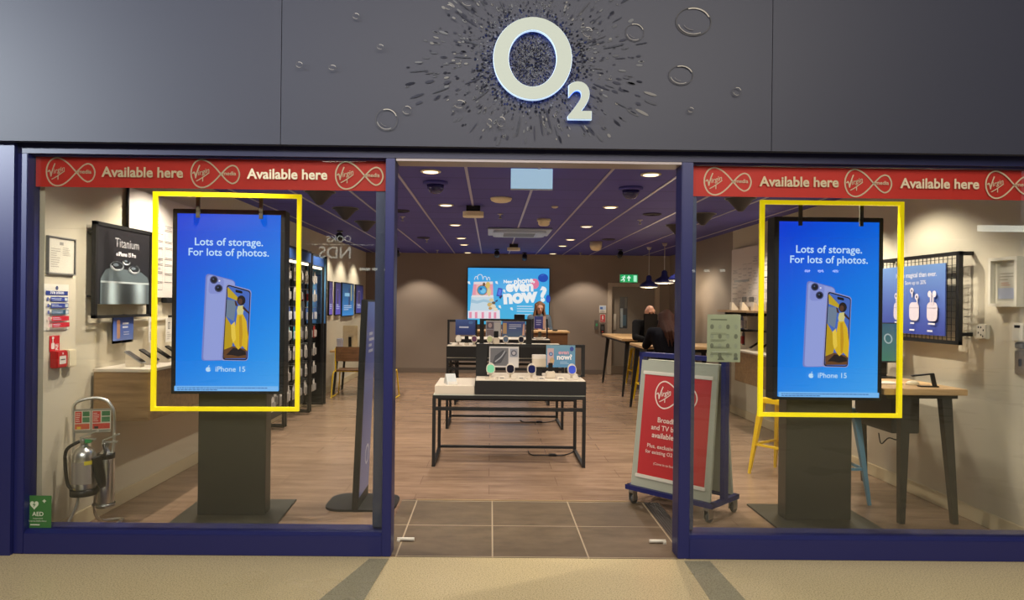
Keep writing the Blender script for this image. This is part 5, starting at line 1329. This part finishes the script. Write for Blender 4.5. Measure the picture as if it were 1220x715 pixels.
# ================================================================== PEOPLE
def hand(caps, wrist, d, up, side, s=1.0, curl=.5):
    """palm and five bent fingers as tapered chains; d = pointing, up = back of the hand, side = towards the thumb"""
    wrist, d, up, side = Vector(wrist), Vector(d).normalized(), Vector(up).normalized(), Vector(side).normalized()
    pc = wrist + d * .05 * s
    for k in (-1, -.33, .33, 1): caps.append((wrist + side * .018 * k * s, wrist + d * .085 * s + side * .030 * k * s, .016 * s, .013 * s))
    for k, l in ((1, .068), (.33, .078), (-.33, .072), (-1, .056)):
        b = wrist + d * .088 * s + side * .030 * k * s; l *= s
        p1 = b + (d * math.cos(curl * .5) - up * math.sin(curl * .5)) * l * .45
        p2 = p1 + (d * math.cos(curl * 1.2) - up * math.sin(curl * 1.2)) * l * .32
        p3 = p2 + (d * math.cos(curl * 1.8) - up * math.sin(curl * 1.8)) * l * .25
        caps += [(b, p1, .0095 * s, .0088 * s), (p1, p2, .0088 * s, .008 * s), (p2, p3, .008 * s, .007 * s)]
    b = wrist + d * .025 * s + side * .03 * s; p1 = b + (side * .7 + d * .7) * .04 * s; p2 = p1 + (side * .3 + d * .9 - up * .2) * .03 * s
    caps += [(b, p1, .014 * s, .011 * s), (p1, p2, .011 * s, .009 * s)]

def person(label, loc, rz, P, hair, top, bottom, skin=SKIN, cat='person', hand_dirs=None, shoes=None):
    """P: joint positions in the figure's own space, facing -Y"""
    t = thing('person', label, cat, loc, rz)
    V = {k: Vector(v) for k, v in P.items()}
    hd = V['head']; f = V['face'].normalized(); up = (hd - V['neck']).normalized(); sd = f.cross(up).normalized()
    caps = [(V['neck'], hd - up * .06, .052, .050), (V['chest'], V['neck'], .10, .055), (V['pelvis'], V['chest'], .125, .12)]
    for s in 'lr':
        caps += [(V['chest'] + Vector((0, 0, .10)), V['sh' + s], .075, .055), (V['sh' + s], V['el' + s], .05, .038), (V['el' + s], V['wr' + s], .037, .024)]
        caps += [(V['pelvis'], V['hp' + s], .11, .09), (V['hp' + s], V['kn' + s], .085, .058), (V['kn' + s], V['an' + s], .056, .036), (V['an' + s], V['an' + s] + Vector(V.get('toe', Vector((0, -.16, -.03)))), .038, .03)]
        d = (V['wr' + s] - V['el' + s]).normalized(); dd = V.get('hd' + s, d)
        hs = []
        inner = Vector((1, 0, 0)) if V['wr' + s].x < hd.x else Vector((-1, 0, 0))
        hand(hs, V['wr' + s], dd, Vector((0, -.2, 1)), inner, 1.0, .7); caps += hs
    # head: skull, jaw, nose, brow, ears in the same skin
    ells = [(hd, .088, .86, 1.02, 1.22)]
    caps += [(hd + f * .03 - up * .05, hd + f * .045 - up * .085, .058, .036), (hd + f * .088 + up * .012, hd + f * .108 - up * .022, .010, .015),
             (hd + f * .080 + up * .028 + sd * .03, hd + f * .080 + up * .028 - sd * .03, .012, .012), (hd + f * .082 - up * .052 + sd * .018, hd + f * .082 - up * .052 - sd * .018, .009, .009)]
    for s in (-1, 1): caps += [(hd + sd * s * .076 + up * .02, hd + sd * s * .080 - up * .03, .014, .010)]
    body = grow('body', caps, skin, t, .009, 4, ells)
    m = MB()
    for s in (-1, 1): m.sph(hd + f * .081 + up * .006 + sd * s * .030, .0115, n=10, m=8)
    m.build('eyes', mat('eye_dark', (40, 32, 28), .2), t)
    MB().tube([hd + f * .088 - up * .055 + sd * .022, hd + f * .096 - up * .055, hd + f * .088 - up * .055 - sd * .022], .0045, 6).build('lips', mat('lip_colour', (168, 96, 88), .5), t)
    # clothes follow the body
    caps = [(V['chest'] + Vector((0, 0, .06)), V['neck'] - Vector((0, 0, .02)), .125, .072), (V['pelvis'] - Vector((0, 0, .02)), V['chest'], .155, .152)]
    w = .055
    for s in 'lr':
        e = V['el' + s]; wr = e + (V['wr' + s] - e) * .86
        caps += [(V['chest'] + Vector((0, 0, .09)), V['sh' + s], .10, .075), (V['sh' + s], e, .072, .056), (e, wr, .055, .040), (V['pelvis'], V['chest'] + (V['sh' + s] - V['chest']) * .45, .14, .13)]
    grow('jumper', caps, top, t, .014, 6)
    caps = []
    for s in 'lr':
        caps += [(V['pelvis'] - Vector((0, 0, .03)), V['hp' + s], .145, .115), (V['hp' + s], V['kn' + s], .108, .078), (V['kn' + s], V['an' + s], .075, .055)]
    grow('trousers', caps, bottom, t, .014, 5)
    caps = []
    for s in 'lr':
        tv = Vector(V.get('toe', Vector((0, -.16, -.03))))
        caps += [(V['an' + s] - Vector((0, 0, .01)), V['an' + s] + tv * .2 - Vector((0, 0, .03)), .05, .05), (V['an' + s] + tv * .2 - Vector((0, 0, .03)), V['an' + s] + tv * 1.05, .05, .040)]
    grow('shoes', caps, mat('shoe_black', (24, 22, 22), .5), t, .012, 3)
    if hair: hair(t, hd, f, up, sd)
    return t
def long_hair(col, length, back, fringe=True, loose=(0, 0, 0)):
    hm = mat('hair_%d_%d_%d' % col, col, .7, spec=.2, noise=.25, nscale=60)
    def fn(t, hd, f, up, sd):
        caps = []; rr = random.Random(9); b = -f
        for k in range(46):                       # locks from the crown, parted in the middle, down over the back and the shoulders
            th = -1.95 + 3.9 * k / 45 + rr.uniform(-.04, .04)   # angle round the head from the back
            out = (b * math.cos(th) + sd * math.sin(th))
            p0 = hd + up * .098 + out * .03; p1 = hd + up * .055 + out * .088; p2 = hd - up * .05 + out * .094
            L_ = length * rr.uniform(.75, 1.05) * (1 - .25 * abs(th) / 1.95)
            bh = Vector((b.x, b.y, 0)).normalized(); sag = max(0, math.cos(th))
            p3 = hd - Vector((0, 0, .10 + L_ * .40)) + out * (.10 + rr.uniform(0, .03)) + bh * back * .75 * sag; p4 = hd - Vector((0, 0, .12 + L_)) + out * .105 + bh * back * sag + sd * rr.uniform(-.03, .03) + Vector(loose)
            caps += [(p0, p1, .02, .02), (p1, p2, .02, .017), (p2, p3, .017, .014), (p3, p4, .014, .006)]
        grow('hair', caps, hm, t, .007, 1, [(hd + up * .022 + b * .014, .092, .93, 1.0, 1.10)] if not fringe else [(hd + up * .03 + b * .018, .090, .92, .98, 1.06)])
    return fn
def short_stubble(t, hd, f, up, sd):
    caps = []
    for k in range(12):
        th = -1.5 + 3.0 * k / 11; out = (-f * math.cos(th) + sd * math.sin(th)); caps.append((hd + out * .078 + up * .0, hd + out * .074 - up * .05, .013, .012))
    grow('short_hair', caps, mat('hair_stubble', (120, 100, 86), .7), t, .008, 3)

# woman standing behind the counter, looking down
zt = 1.60
person('woman with long fair brown hair in a grey jacket standing behind the counter', (.985, 14.0, 0), .12,
       dict(head=(0, -.035, 1.515), face=(0, -.93, -.36), neck=(0, .0, 1.37), chest=(0, .01, 1.16), pelvis=(0, .02, .90), shl=(-.175, .01, 1.30), shr=(.175, .01, 1.30),
            ell=(-.225, -.04, 1.03), elr=(.225, -.04, 1.03), wrl=(-.12, -.27, 1.09), wrr=(.13, -.27, 1.09), hdl=(.4, -.8, .1), hdr=(-.4, -.8, .1), hpl=(-.09, .02, .86), hpr=(.09, .02, .86), knl=(-.10, .0, .47), knr=(.10, .0, .47), anl=(-.10, .03, .085), anr=(.10, .03, .085)),
       long_hair((128, 92, 66), .24, -.02), mat('jacket_grey', (92, 104, 116), .8), mat('trouser_dark', (38, 38, 46), .8), mat('skin_light', (206, 156, 132), .5))
# bald man behind the tablet
seat = .76
person('bald man in black sitting behind a dark tablet at the high table', (2.60, 11.36, 0), .06,
       dict(head=(0, -.10, 1.475), face=(0, -.95, -.30), neck=(0, -.04, 1.335), chest=(0, -.01, 1.14), pelvis=(0, .02, .90), shl=(-.20, -.02, 1.28), shr=(.20, -.02, 1.28),
            ell=(-.27, -.22, 1.06), elr=(.27, -.22, 1.06), wrl=(-.17, -.50, 1.045), wrr=(.20, -.50, 1.045), hdl=(.25, -1, -.05), hdr=(-.25, -1, -.05), hpl=(-.10, -.02, .87), hpr=(.10, -.02, .87), knl=(-.14, -.34, .80), knr=(.14, -.34, .80), anl=(-.13, -.28, .38), anr=(.13, -.28, .38), toe=(0, -.15, -.03)),
       short_stubble, mat('jumper_black', (16, 15, 16), .9, spec=.15), mat('trouser_black', (28, 28, 30), .85), mat('skin_pink', (214, 158, 128), .45))
# woman in black, seen from behind
person('woman in a black top with long auburn hair, sitting with her back to the entrance', (2.36, 9.17, 0), PI - .12,
       dict(head=(0, -.10, 1.405), face=(.15, -.96, -.22), neck=(0, -.03, 1.27), chest=(0, -.0, 1.10), pelvis=(0, .03, .90), shl=(-.20, -.0, 1.22), shr=(.20, -.0, 1.22),
            ell=(-.26, -.20, 1.03), elr=(.26, -.20, 1.03), wrl=(-.15, -.47, 1.065), wrr=(.17, -.47, 1.065), hdl=(.3, -1, -.05), hdr=(-.3, -1, -.05), hpl=(-.11, -.02, .88), hpr=(.11, -.02, .88), knl=(-.14, -.36, .80), knr=(.14, -.36, .80), anl=(-.13, -.28, .38), anr=(.13, -.28, .38), toe=(0, -.15, -.03)),
       long_hair((52, 27, 17), .27, .20, True, (-.03, 0, 0)), mat('top_black', (13, 13, 20), .9, spec=.15), mat('trouser_black', (28, 28, 30), .85))
# ================================================================== RED A-BOARD ON CASTORS
# base corners on the floor: front-left (1.165,5.52), front-right (1.63,5.03), back-right (1.93,5.17)
A0, A1 = Vector((1.115, 5.47, 0)), Vector((1.595, 4.97, 0))
dirw = (A1 - A0).normalized(); bw = (A1 - A0).length; nb = Vector((-dirw.y, dirw.x, 0))     # towards the back
dep = .40
mid = (A0 + A1) / 2 + nb * dep / 2
rzA = math.atan2(dirw.y, dirw.x)
t = thing('advert_board', 'red and off-white double advert board on castors, beside the right door post', 'sign', (mid.x, mid.y, 0), rzA)
hw, hd_ = bw / 2, dep / 2; zb = .115
m = MB(); b = .036
m.box(-hw - .03, hw + .03, -hd_ - .01, -hd_ - .01 + b, zb, zb + b); m.box(-hw - .03, hw + .03, hd_ - b + .01, hd_ + .01, zb, zb + b)
m.box(-hw - .03, -hw - .03 + b, -hd_, hd_, zb, zb + b); m.box(hw + .03 - b, hw + .03, -hd_, hd_, zb, zb + b)
m.build('base_frame', NAVY, t)
m = MB()
for x in (-hw - .012, hw + .012): m.box(x - .018, x + .018, -.03, .03, zb + b, 1.20)
m.box(-hw - .03, hw + .03, -.03, .03, 1.165, 1.20); m.build('post_frame', NAVY, t)
BT = 1.14
def lean(mb_or_obj_y, s): pass
for s, face in ((-1, True), (1, False)):
    # board leans from the base edge up to the top bar
    y0, y1 = s * (hd_ - .03), s * .045; z0, z1 = zb + b, BT
    L = math.hypot(y1 - y0, z1 - z0); ang = math.atan2(abs(y0) - abs(y1), z1 - z0)
    R = Matrix.Translation((0, y0, z0)) @ Matrix.Rotation(-ang if s < 0 else ang, 4, 'X') @ (Matrix.Identity(4) if s < 0 else Matrix.Rotation(PI, 4, 'Z'))
    m = MB(); m.prism([(-hw + .005, 0), (hw - .005, 0), (hw - .015, L), (-hw + .015, L)], -.012, .012, 'Y'); m.rot(R); m.build('board', LGREY, t)
    W_, zp0, zp1 = bw * .84, .085 * L, .90 * L
    a = Art(); a.rect(-W_ / 2, W_ / 2, zp0, zp1, (184, 36, 36))
    c = (236, 214, 196)
    lcx, lcy, lw = -W_ * .06, zp0 + (zp1 - zp0) * .80, W_ * .80
    k = lw / 405
    pts = [(250, 120), (190, 55), (140, 18), (85, 0), (35, 22), (6, 72), (0, 120), (8, 165), (36, 212), (85, 235), (140, 222), (195, 180), (250, 120), (292, 76), (320, 55), (352, 47), (385, 66), (405, 120), (388, 175), (350, 198), (315, 185), (288, 162)]
    logo(a, 0, lcy, W_ * .62, c, .010)
    hgt = zp1 - zp0
    for kx, (tx, w0) in enumerate((('Broadband', .40), ('and TV bundles', .58), ('available here', .54))):
        a.text(tx, -W_ * .04, zp0 + hgt * (.535 - kx * .075), c, width=W_ * w0, bold=.015)
    for kx, (tx, w0) in enumerate((('Plus, exclusive benefits', .68), ('for existing O2 customers', .72))):
        a.text(tx, -W_ * .03, zp0 + hgt * (.285 - kx * .055), c, width=W_ * w0, bold=.008)
    a.text('(Come in to find out more)', 0, zp0 + hgt * .13, c, width=W_ * .5)
    o_ = a.build('red_poster', PRINT, t); o_.matrix_local = R @ Matrix.Translation((0, -.013, 0))
    for zz in (zp0, zp1):
        m = MB(); m.box(-W_ / 2 - .012, W_ / 2 + .012, -.026, -.012, zz - .014, zz + .014, .004); m.rot(R); m.build('snap_rail', mat('snap_rail_white', (216, 208, 190), .35), t)
for x in (-hw + .02, hw - .02):
    for y in (-hd_ + .01, hd_ - .01):
        m = MB(); m.cone((x - .012, y + .03, .038), (x + .012, y + .03, .038), .037, n=20); c_ = m.build('castor', mat('castor_grey', (70, 68, 64), .5), t)
        m = MB(); m.box(x - .022, x - .016, y - .01, y + .045, .03, .10); m.box(x + .016, x + .022, y - .01, y + .045, .03, .10); m.box(x - .022, x + .022, y - .015, y + .03, .095, zb); m.cone((x - .024, y + .03, .038), (x + .024, y + .03, .038), .008); m.build('castor_fork', STEEL, c_)

# ================================================================== RIGHT WINDOW
p1, p2 = at(842.5, 374.5, 4.352), at(881.5, 431.5, 4.352); w_, h_ = p2.x - p1.x, p1.z - p2.z
t = thing('window_notice', 'translucent greenish paper notice taped inside the right window beside the door post', 'notice', ((p1.x + p2.x) / 2, 4.347, (p1.z + p2.z) / 2))
MB().box(-w_ / 2, w_ / 2, 0, .002, -h_ / 2, h_ / 2).build('paper_sheet', mat('pale_green_paper', (178, 182, 150), .6), t)
a = Art(); g = (120, 124, 100); lines(a, -w_ * .4, w_ * .4, h_ * .36, h_ * .42, 1, g, 1, .4)
for j in range(4):
    for i in range(4):
        a.l = 1; a.ell(-w_ * .36 + i * w_ * .24, h_ * (.24 - j * .2), .012, .016, (166, 170, 146) if (i + j) % 2 else (128, 130, 108), 10)
for j in range(4): lines(a, -w_ * .4, w_ * .3, h_ * (.10 - j * .14) - .012, h_ * (.10 - j * .14) + .006, 2, g, j + 3, .3)
a.rect(-w_ * .35, w_ * .1, -h_ * .30, -h_ * .28, (190, 194, 170)); a.poly([(-w_ * .2, -h_ * .46), (-w_ * .1, -h_ * .36), (w_ * .02, -h_ * .46)], (110, 112, 92)); a.rect(w_ * .3, w_ * .42, -h_ * .45, -h_ * .40, (104, 108, 96))
a.build('notice_print', PRINT, t, (0, -.0006, 0))

# high table along the right wall
t = thing('high_table', 'high table with an oak top and tapered charcoal legs in the right window', 'table', (0, 0, 0))
X0, X1, Ya, Yb, hz = 2.86, 3.475, 4.97, 6.35, .995
t.location = ((X0 + X1) / 2, (Ya + Yb) / 2, 0); w, d = X1 - X0, Yb - Ya
MB().box(-w / 2, w / 2, -d / 2, d / 2, hz - .045, hz, .004).build('table_top', OAKT, t)
MB().box(-w / 2 + .05, w / 2 - .04, -d / 2 + .05, d / 2 - .05, hz - .075, hz - .046).build('apron', CHAR, t)
for sx, xa, xb in ((-1, 3.03, 3.06), (1, 3.425, 3.36)):
    for sy, yf in ((-1, 5.03), (1, 6.25)):
        MB().bar((xa - t.location.x, yf - t.location.y, 0), (xb - t.location.x, yf - sy * .03 - t.location.y, hz - .05), .04, .04, w1=.075, h1=.06).build('leg', mat('leg_charcoal', (50, 48, 42), .45), t)
m = MB(); m.box(-.02, .20, -.30, .25, .60, .915, .006); m.build('equipment_box', mat('under_table_box', (58, 56, 50), .55), t)
MB().tube([(.02, -.31, .62), (.0, -.34, .56), (-.06, -.33, .57), (-.10, -.30, .52), (-.11, -.28, .60)], .005, 6).build('cables', BLACKP, t)
# things on it
face = Art(); face.grad(-.115, .115, -.16, .16, lambda u, v: (40 + 70 * u * (1 - v), 110 + 40 * (1 - v), 120 + 20 * v), 4, 6); face.stroke([(.02 + .028 * math.cos(q), .03 + .038 * math.sin(q)) for q in [k * .5236 for k in range(12)]], .011, (196, 220, 220), closed=True)
t = thing('tilted_display', 'tilted screen with a green and blue picture on the high table in the right window', 'screen', (3.32, 5.75, .995), -.15)
m = MB(); m.box(-.08, .08, -.06, .08, 0, .012, .003); m.box(-.02, .02, .03, .05, .012, .2); m.build('stand', BLACKP, t)
m = MB(); m.box(-.125, .125, 0, .02, -.17, .17, .006); Rm = Matrix.Translation((0, .0, .30)) @ Matrix.Rotation(math.radians(-14), 4, 'X'); m.rot(Rm); m.build('screen_case', BLACKP, t)
o_ = face.build('screen', attr_mat('dim_screen', .55, .15), t); o_.matrix_local = Rm @ Matrix.Translation((0, -.0006, 0))
t = thing('computer_mouse', 'cream computer mouse on the high table in the right window', 'mouse', (3.235, 5.24, .996), .3)
MB().lathe([(.001, .0), (.055, .0), (.06, .006), (.055, .016), (.038, .027), (.018, .032), (.001, .033)], 20, (0, 0, 0), 1.0, .62).build('mouse_shell', CREAM, t)
t = thing('card_reader_stand', 'bent black reader stand at the front of the high table in the right window', 'stand', (3.27, 5.12, .995), 0)
m = MB(); m.bar((.06, 0, 0), (.035, 0, .10), .03, .012, up=(0, 1, 0)); m.bar((.04, 0, .098), (-.10, .03, .078), .03, .010, up=(0, 0, 1)); m.bar((-.06, 0, .004), (.075, 0, .004), .05, .008); m.build('bent_arm', BLACKP, t)
tag(MB().box(-.12, .12, -.09, .09, 0, .006, .001).build('paper_stack', mat('paper_pale', (206, 190, 170), .6)), 'loose pale papers on the high table in the right window', 'papers').location = (3.06, 5.35, .995)
for x, y, h_, c, lb, nm in ((3.26, 6.05, .15, (190, 150, 90), 'oak coloured carton behind the tilted screen', 'carton'), (3.12, 5.80, .16, (170, 186, 214), 'pale blue carton left of the tilted screen', 'carton'), (3.405, 6.0, .26, (150, 146, 132), 'grey upright case right of the tilted screen', 'storage_case')):
    m = MB(); m.box(-.06, .06, -.04, .04, 0, h_, .01); m.box(-.061, .061, -.041, .041, h_ * .75, h_ * .77); tag(m.build(nm, mat('box_%d' % c[0], c, .5)), lb, 'box').location = (x, y, .995)
# stools
s0 = stool('yellow metal stool left of the screen totem in the right window', (2.765, 6.45, 0), .62, YEL, .72)
stool('light blue metal stool right of the screen totem in the right window', (2.835, 5.70, 0), .0, TEAL, .76)

# grid frame with the earbud advert, standing off the right wall
XG = XR - .10
pA, pB = wx(1145, 340, XG), wx(1058, 340, XG); yA, yB = pA.y, pB.y + .12; w_ = yB - yA; z0_, z1_ = 1.31, 2.015
t = thing('grid_display_frame', 'black grid frame with a blue earbud advert on the right wall', 'display frame', (XG, (yA + yB) / 2, (z0_ + z1_) / 2), RZR); h_ = z1_ - z0_
m = MB(); b = .028
m.box(-w_ / 2, w_ / 2, -.015, .015, h_ / 2 - b, h_ / 2); m.box(-w_ / 2, w_ / 2, -.015, .015, -h_ / 2, -h_ / 2 + b); m.box(-w_ / 2, -w_ / 2 + b, -.015, .015, -h_ / 2, h_ / 2); m.box(w_ / 2 - b, w_ / 2, -.015, .015, -h_ / 2, h_ / 2)
for x in (-w_ / 2 + .05, w_ / 2 - .02):
    for z in (h_ / 2 - .015, -h_ / 2 + .08): m.box(x - .014, x + .014, .015, .098, z - .014, z + .014)
m.build('frame', BLACK, t)
m = MB(); n = int(w_ / .05)
for k in range(1, n): x = -w_ / 2 + w_ * k / n; m.box(x - .002, x + .002, -.004, .0, -h_ / 2 + .02, h_ / 2 - .02)
n = int(h_ / .05)
for k in range(1, n): z = -h_ / 2 + h_ * k / n; m.box(-w_ / 2 + .02, w_ / 2 - .02, -.004, .0, z - .002, z + .002)
m.build('wire_grid', BLACK, t)
pw, phh = w_ - .20, h_ - .14
MB().box(-pw / 2 - .04, pw / 2 - .04, -.024, -.016, -phh / 2 - .01, phh / 2 - .01).build('poster_board', mat('poster_board_blue', (60, 80, 150), .5), t)
a = Art(); a.grad(-pw / 2, pw / 2, -phh / 2, phh / 2, lambda u, v: (64 + 40 * v - 10 * (1 - v), 66 + 74 * v, 150 + 44 * v), 4, 8)
wt = (214, 214, 222)
a.text('More magical than ever.', .06, phh * .33, wt, width=pw * .62, bold=.01); a.text('Save up to 20%', .06, phh * .225, wt, width=pw * .32, bold=.005)
for i, x in enumerate((-.20, .04, .29)):
    u = x * pw / .9 + .02
    a.rrect(u, -phh * .17, .13, .15, .04, (206, 196, 206)); a.l += 1; a.rect(u - .062, u + .062, -phh * .17 + .028, -phh * .17 + .032, (160, 152, 166)); 
    if i < 2:
        for dx, dy in ((-.03, .10 if i == 0 else .14), (.04, .09)): a.ell(u + dx, -phh * .17 + dy + .03, .024, .026, (216, 206, 214), 14); a.rrect(u + dx + .006, -phh * .17 + dy, .014, .05, .006, (216, 206, 214)); a.ell(u + dx, -phh * .17 + dy + .03, .010, .012, (90, 92, 110), 10)
    else:
        for dx in (-.03, .03): a.ell(u + dx, -phh * .17 + .14, .024, .026, (216, 206, 214), 14); a.rrect(u + dx * .5, -phh * .17 + .10, .018, .09, .008, (206, 196, 206))
    lines(a, u - .04, u + .045, -phh * .36, -phh * .32, 1, (214, 214, 222), i, .6); lines(a, u - .05, u + .05, -phh * .46, -phh * .42, 1, (214, 214, 222), i + 2, .6)
a.build('poster_print', PRINT, t, (-.04, -.0246, -.01))

# devices on the near right wall
p1, p2 = on_right(1179, 336, .05), on_right(1213, 336, .05); ym = (p1.y + p2.y) / 2; w_ = abs(p1.y - p2.y); h_ = .345
a = Art(); a.rect(-w_ * .34, w_ * .34, -h_ * .38, h_ * .40, (190, 186, 170)); lines(a, -w_ * .24, w_ * .24, h_ * .02, h_ * .2, 3, (150, 146, 132), 2); lines(a, -w_ * .2, w_ * .2, -h_ * .08, h_ * .0, 2, (176, 120, 96), 3); a.rect(-w_ * .3, w_ * .3, -h_ * .34, -h_ * .12, (166, 172, 190))
framed('wall_cabinet', 'shallow white framed cabinet on the near right wall, above the small devices', 'cabinet', (XR - .001, ym, p1.z * .5 + p2.z * .5), RZR, w_, h_, .022, mat('cabinet_frame_white', (214, 208, 190), .45), a, .06)
p = on_right(1169.5, 395, .03); t = thing('socket_plate', 'small white socket with dark dots on the right wall, left of the cabinet', 'socket', (XR - .001, p.y, p.z), RZR)
MB().box(-.05, .05, -.035, 0, -.055, .055, .006).build('socket_body', OFFW, t)
a = Art()
for x, z in ((-.025, .03), (0, .03), (.025, .01), (-.025, -.01), (0, -.025), (.02, -.035)): a.l = 1; a.ell(x, z, .007, .008, (50, 50, 48), 10, False)
a.build('dark_dots', PRINT, t, (0, -.0351, 0))
p = on_right(1212, 398, .03); t = thing('thermostat', 'white thermostat with a small dark display near the right edge', 'thermostat', (XR - .001, p.y, p.z), RZR)
MB().box(-.055, .055, -.03, 0, -.055, .075, .008).build('thermostat_body', OFFW, t); MB().box(-.025, .025, -.032, -.029, .042, .06).build('display', BLACKP, t); MB().box(-.04, .04, -.02, 0, -.10, -.058, .006).build('lower_cover', GREYP, t)
p = on_right(1214.5, 432, .02); t = thing('key_switch', 'steel key switch plate under the thermostat', 'switch', (XR - .001, p.y, p.z), RZR)
MB().box(-.055, .055, -.012, 0, -.08, .08, .003).build('switch_plate', STEEL, t); MB().box(-.008, .008, -.022, -.012, -.025, .025, .003).build('key_slot', mat('dark_slot', (60, 60, 62), .4), t)

# shelf, drawing sheet and poster farther along the right wall
planogram('tall white sheet of line drawings on the far right wall above the oak shelf', XR - .02, 8.0, 10.25, 1.58, 2.42, RZR, 2)
t = thing('wall_shelf', 'oak shelf with black brackets along the right wall', 'shelf', (XR - .17, 8.6, 1.53))
MB().box(-.17, .17, -1.35, 1.35, -.03, 0, .004).build('shelf_board', OAKT, t)
for y in (-1.1, 0, 1.1): MB().box(-.14, .16, y - .015, y + .015, -.06, -.031).build('bracket', BLACK, t)
for i, (y, k) in enumerate(((9.6, 0), (9.2, 1), (8.8, 0), (8.4, 1))):
    m = MB(); m.prism([(-.05, 0), (.05, 0), (.04, .03), (-.03, .11), (-.045, .11)], -.04, .04, 'Y'); o_ = tag(m.build('price_stand', WHITE), 'small white wedge price stand on the oak shelf, %s from its far end' % ['first', 'second', 'third', 'fourth'][i], 'price sign', 'price stands on the oak shelf'); o_.location = (XR - .22, y, 1.53)
packrows = ((9.75, 1.36, 'white'), (9.62, 1.36, 'blue'), (9.49, 1.36, 'black'), (9.36, 1.36, 'white'), (9.72, 1.15, 'white'), (9.58, 1.15, 'white'), (9.44, 1.15, 'teal'), (9.30, 1.15, 'white'), (9.2, 1.36, 'blue'), (9.05, 1.36, 'white'), (9.14, 1.15, 'black'))
MB0 = MB(); MB0.box(XR - .05, XR, 8.7, 9.9, 1.455, 1.48); MB0.box(XR - .05, XR, 8.7, 9.9, 1.245, 1.265)
for y, z, k in packrows: MB0.cone((XR - .05, y, z + .10), (XR - .30, y, z + .10), .004, n=6)
tag(MB0.build('hook_rail', BLACK), 'black hook rails under the oak shelf on the right wall', 'rail')
for i, (y, z, k) in enumerate(packrows):
    o_ = bpy.data.objects.new('hanging_pack', PM[k]); C.objects.link(o_); o_.location = (XR - .25, y, z + .008); o_.rotation_euler = (0, 0, RZR)
    tag(o_, '%s accessory pack hanging on the %s rail under the oak shelf at the right wall' % (k, 'upper' if z > 1.3 else 'lower'), 'pack', 'packs under the oak shelf')
q = at(801, 357, 14.3)
t = thing('wall_poster', 'dark framed poster on the side wall beyond the pendant lamps', 'poster', (XR2 - .001, 14.2, 1.72), RZR)
MB().box(-.5, .5, -.03, 0, -.29, .29, .004).build('poster_frame', BLACKP, t); a = Art(); a.rect(-.46, .46, -.25, .25, (120, 120, 150)); a.rect(-.3, .1, -.2, .2, (190, 170, 176)); lines(a, .12, .4, -.1, .15, 3, (210, 210, 220), 4); a.build('poster_print', PRINT, t, (0, -.0306, 0))
